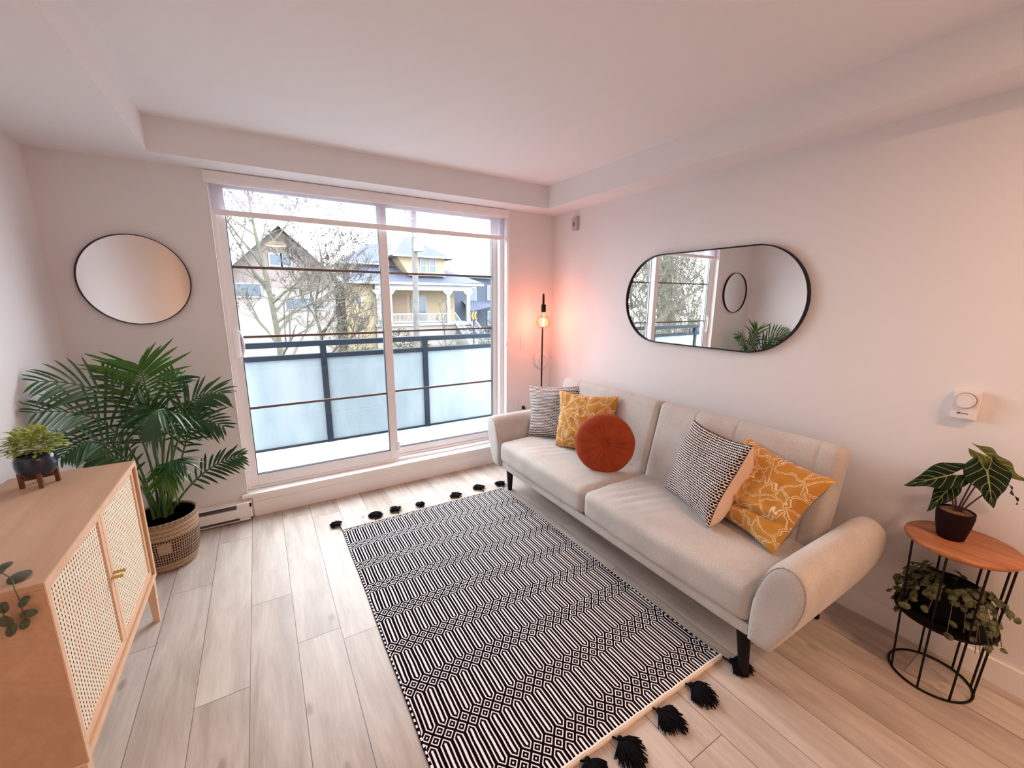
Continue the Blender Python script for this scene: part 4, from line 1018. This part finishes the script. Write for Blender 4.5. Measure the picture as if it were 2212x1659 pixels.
# utility pole
up_ = thing('utility_pole', 'weathered wooden utility pole with a grey transformer in front of the yellow house', 'pole', (2.98, 13, GZ))
MB().tube([(2.95, 13, GZ), (3.02, 13, 2), (3.07, 13, 6.2)], [.13, .115, .10], 14).build('pole_shaft', simple('grey_wood', (0.097, 0.090, 0.088), .9, 6, .35), up_)
MB().lathe([(0, 0), (.17, 0), (.18, .02), (.18, .44), (.15, .48), (0, .49)], (3.14, 12.82, 3.26), 24).build('transformer', simple('pale_grey_metal', (0.272, 0.289, 0.297), .5), up_)
m = MB(); m.tube([(2.55, 12.5, 4.60), (3.6, 13.6, 4.62)], .045, 4); m.tube([(2.6, 12.6, 4.42), (3.2, 13.1, 4.44)], .04, 4); m.tube([(3.5, 13.5, 4.6), (3.06, 13, 4.2)], .02, 4); m.build('crossarm', simple('dark_wood', (.28, .22, .20), .9), up_)
m = MB()
for k in range(4): m.lathe([(0, 0), (.035, 0), (.03, .09), (0, .1)], (2.65+k*.27, 12.6+k*.28, 4.64), 10)
m.build('insulator', M_owh, up_)
for k, (z0, z1, y0) in enumerate(((4.7, 4.55, 12.7), (4.66, 4.35, 13.4), (4.45, 3.9, 13.0))):
    pw = MB().tube([(x, y0 + .02*x, z0 + (z1-z0)*(x+14)/36 - .35*math.sin(PI*(((x+14) % 17)/17))) for x in range(-14, 22)], .012, 4).build('power_line', M_rail)
    tag(pw, ['highest thin power line crossing the sky', 'middle thin power line crossing the sky', 'lowest thin power line crossing below the transformer top'][k], 'power line')
# bare trees
M_bark = simple('mossy_bark', (0.079, 0.079, 0.055), .95, 9, .35)
M_twig = simple('pale_twigs', (0.092, 0.083, 0.065), .95, 5, .3)
M_twigd = simple('dark_twigs', (0.046, 0.038, 0.032), .95, 5, .3)
M_pod = simple('seed_balls', (.07, .05, .045), .9)
def grow(seed, base, lead, depth, twm, bend=.35, nb=9, ln=1.5, spread=.9, pods=0, thick=.07):
    R = random.Random(seed); tr, br, pd = MB(), MB(), []
    P = smooth_path(lead, 6); N = len(P); rs = [1.0*thick*(1-.82*i/(N-1)) for i in range(N)]; tr.tube(P, rs, 9)
    def branch(p, d, L, r, k):
        q = p.copy(); d = d.normalized(); pts = [q.copy()]; n = 7
        for i in range(n):
            d = (d + Vector((R.uniform(-1, 1), R.uniform(-1, 1), R.uniform(-.6, .9)))*bend*.42).normalized(); q = q + d*L/n
            if q.y < 2.2: q.y = 2.2
            pts.append(q.copy())
        br.tube(pts, [max(.0042, r*1.1*(1-.8*i/n)) for i in range(n+1)], 4 if r < .012 else 5, cap=False)
        if k > 0:
            for _ in range(R.randint(3, 5) if k > 1 else R.randint(2, 4)):
                i = R.randint(2, n); dd = (pts[i]-pts[i-1]).normalized() + Vector((R.uniform(-1, 1), R.uniform(-1, 1), R.uniform(-.5, .9)))*spread
                branch(pts[i], dd, L*R.uniform(.42, .68), r*.5, k-1)
        elif pods and R.random() < pods: pd.append(pts[-1])
    for b_ in range(nb):
        i = int(N*(.12+.85*b_/nb)); i = min(N-2, i); a = R.uniform(0, 2*PI)
        branch(P[i], Vector((math.cos(a), math.sin(a)*.7, R.uniform(.25, .9))), ln*R.uniform(.7, 1.15)*(1-.45*b_/nb), rs[i]*.6, depth)
    return tr, br, pd
def tree(name, label, base, lead, twm, **kw):
    t = thing(name, label, 'tree', base); tr, br, pd = grow(kw.pop('seed'), base, lead, kw.pop('depth', 3), twm, **kw)
    tr.build('trunk', M_bark, t); br.build('branches', twm, t)
    if pd:
        m = MB()
        for p in pd: m.rbox((.045, .045, .045), .0225, (3, 3, 3), Matrix.Translation(p-Vector((0, 0, .05))))
        m.build('seed_balls', M_pod, t)['kind'] = 'stuff'
tree('bare_tree', 'tall bare tree with mossy trunk and hanging seed balls at the left of the view', (-1.95, 9, GZ), [(-1.95, 9, GZ), (-2.0, 9, .6), (-2.12, 9, 2.0), (-2.25, 9, 3.2), (-2.35, 9, 5.2)], M_twig, seed=1, depth=4, nb=19, ln=2.0, pods=.16, thick=.085)
tree('bare_tree', 'bare shrubby tree with dark twisting stems between the two houses', (-.8, 10, GZ), [(-.8, 10, GZ), (-.85, 10, .3), (-.95, 10, 1.2), (-.7, 10, 2.4), (-.75, 10, 3.2)], M_twigd, seed=2, depth=4, nb=13, ln=1.8, pods=.12, thick=.06)
tree('bare_tree', 'low pale bushy tree in front of the side of the yellow house', (.55, 12, GZ), [(.55, 12, GZ), (.5, 12, -.4), (.6, 12, .5), (.5, 12, 1.4)], M_twig, seed=3, depth=4, nb=11, ln=1.5, bend=.5, thick=.05)
tree('bare_tree', 'thin bare street tree beside the porch stairs', (4.7, 14, GZ), [(4.7, 14, GZ), (4.6, 14, -.3), (4.5, 14, .6), (4.3, 14, 1.5)], M_twigd, seed=4, depth=2, nb=7, ln=1.1, thick=.04)
tree('bare_tree', 'dense tangled bare tree far left, seen reflected in the pill mirror', (-7.6, 4.6, GZ), [(-7.6, 4.6, GZ), (-7.7, 4.6, 0), (-7.5, 4.6, 2), (-7.7, 4.6, 4.4)], M_twig, seed=5, depth=4, nb=22, ln=2.6, bend=.6, spread=1.1, thick=.12)
def evergreen(label, base, hgt, rad, seed):
    R = random.Random(seed); t = thing('evergreen_tree', label, 'tree', base)
    MB().tube([base, (base[0], base[1], base[2]+hgt)], [.16, .03], 8).build('trunk', M_bark, t); m = MB(); ft = MB()
    for i in range(1300):
        q = R.random()**.8; z = base[2]+.6+q*(hgt-.5); a = R.uniform(0, 2*PI); r = rad*(1-q)**.7*R.uniform(.35, 1)
        leaf(m, Vector((base[0]+math.cos(a)*r, base[1]+math.sin(a)*r, z)), Vector((math.cos(a), math.sin(a), R.uniform(-.7, .2))), Vector((0, 0, 1)), R.uniform(.22, .5), R.uniform(.05, .12), .35, 2)
    m.build('foliage', M_ever, t)
M_ever = simple('evergreen_needles', (.045, .06, .03), .95, 4, .4)
M_hedge = simple('hedge_leaves', (0.030, 0.040, 0.019), .9, 6, .4)
def shrub(label, c, r, seed, mat, n=700):
    R = random.Random(seed); m = MB()
    for i in range(n):
        d = Vector((R.gauss(0, 1), R.gauss(0, 1), R.gauss(0, 1))).normalized(); p = Vector(c)+Vector((d.x*r[0], d.y*r[1], d.z*r[2]))*R.uniform(.6, 1)
        if p.z < GZ: continue
        leaf(m, p, d+Vector((R.uniform(-1, 1), R.uniform(-1, 1), R.uniform(-1, 1))), Vector((0, 0, 1)), R.uniform(.06, .14), R.uniform(.04, .08), .2, 2)
    tag(m.build('shrub', mat), label, 'shrub')
M_hedge2 = simple('yellow_green_leaves', (0.069, 0.076, 0.028), .9, 6, .3)
shrub('dark green shrub below the porch of the yellow house', (4.3, 19.5, -.7), (.7, .5, .55), 1, M_hedge)
shrub('yellow-green shrub left of the porch stairs', (3.3, 13.6, -.55), (.55, .4, .35), 2, M_hedge2)
shrub('low olive shrub in front of the pink house', (.9, 15.6, -.3), (1.0, .5, .9), 3, M_hedge2, 900)
shrub('dark shrub by the porch of the blue house', (8.6, 17.5, -.7), (.6, .5, .6), 4, M_hedge)

evergreen('tall dark evergreen far left of the view, seen in the pill mirror', (-9.4, 6.3, GZ), 9.0, 2.0, 31)
evergreen('shorter evergreen nearer the street, seen in the pill mirror', (-12.5, 8.6, GZ), 8.0, 2.3, 32)
tree('bare_tree', 'second tangled bare tree far left, nearer the balcony, seen in the pill mirror', (-5.9, 3.6, GZ), [(-5.9, 3.6, GZ), (-6.0, 3.6, .4), (-5.8, 3.6, 2), (-6.0, 3.6, 3.8)], M_twig, seed=6, depth=4, nb=22, ln=1.9, bend=.7, spread=1.2, thick=.07)

# ------------------------------------------------------------------ world, camera, render look
w = bpy.data.worlds.new('overcast'); C_ = bpy.context.scene; C_.world = w; w.use_nodes = True
bg = w.node_tree.nodes['Background']; bg.inputs[0].default_value = (.89, .945, 1.0, 1); bg.inputs[1].default_value = 10.0
pl = bpy.data.lights.new('window_portal', 'AREA'); pl.shape = 'RECTANGLE'; pl.size = 2.0; pl.size_y = 2.0; pl.cycles.is_portal = True
po_ = bpy.data.objects.new('window_portal', pl); C.objects.link(po_); po_.location = (-1.53, .18, 1.2); po_.rotation_euler = (math.radians(-90), 0, 0)
cam = bpy.data.cameras.new('camera'); co = bpy.data.objects.new('camera', cam); C.objects.link(co); C_.camera = co
cam.sensor_width = 36; cam.lens = 892.594*36/2212; cam.clip_start = .02; cam.clip_end = 300
rr = [[0.85495908, -0.51866324, 0.00578017], [-0.09984644, -0.17550065, -0.97940299], [0.50899475, 0.83677235, -0.20183255]]
co.matrix_world = Matrix(((rr[0][0], -rr[1][0], -rr[2][0], -2.37960), (rr[0][1], -rr[1][1], -rr[2][1], -3.19390), (rr[0][2], -rr[1][2], -rr[2][2], 1.5), (0, 0, 0, 1)))
C_.view_settings.view_transform = 'Standard'; C_.view_settings.look = 'None'; C_.view_settings.gamma = 1; C_.view_settings.use_curve_mapping = False
C_.view_settings.exposure = 0.28
cy_ = C_.cycles; cy_.use_denoising = True; cy_.max_bounces = 12; cy_.diffuse_bounces = 6; cy_.glossy_bounces = 5; cy_.transmission_bounces = 6; cy_.transparent_max_bounces = 24
cy_.sample_clamp_indirect = 8; cy_.use_adaptive_sampling = True; cy_.adaptive_threshold = .015; cy_.caustics_reflective = False; cy_.caustics_refractive = False
try: cy_.denoiser = 'OPENIMAGEDENOISE'
except Exception: pass
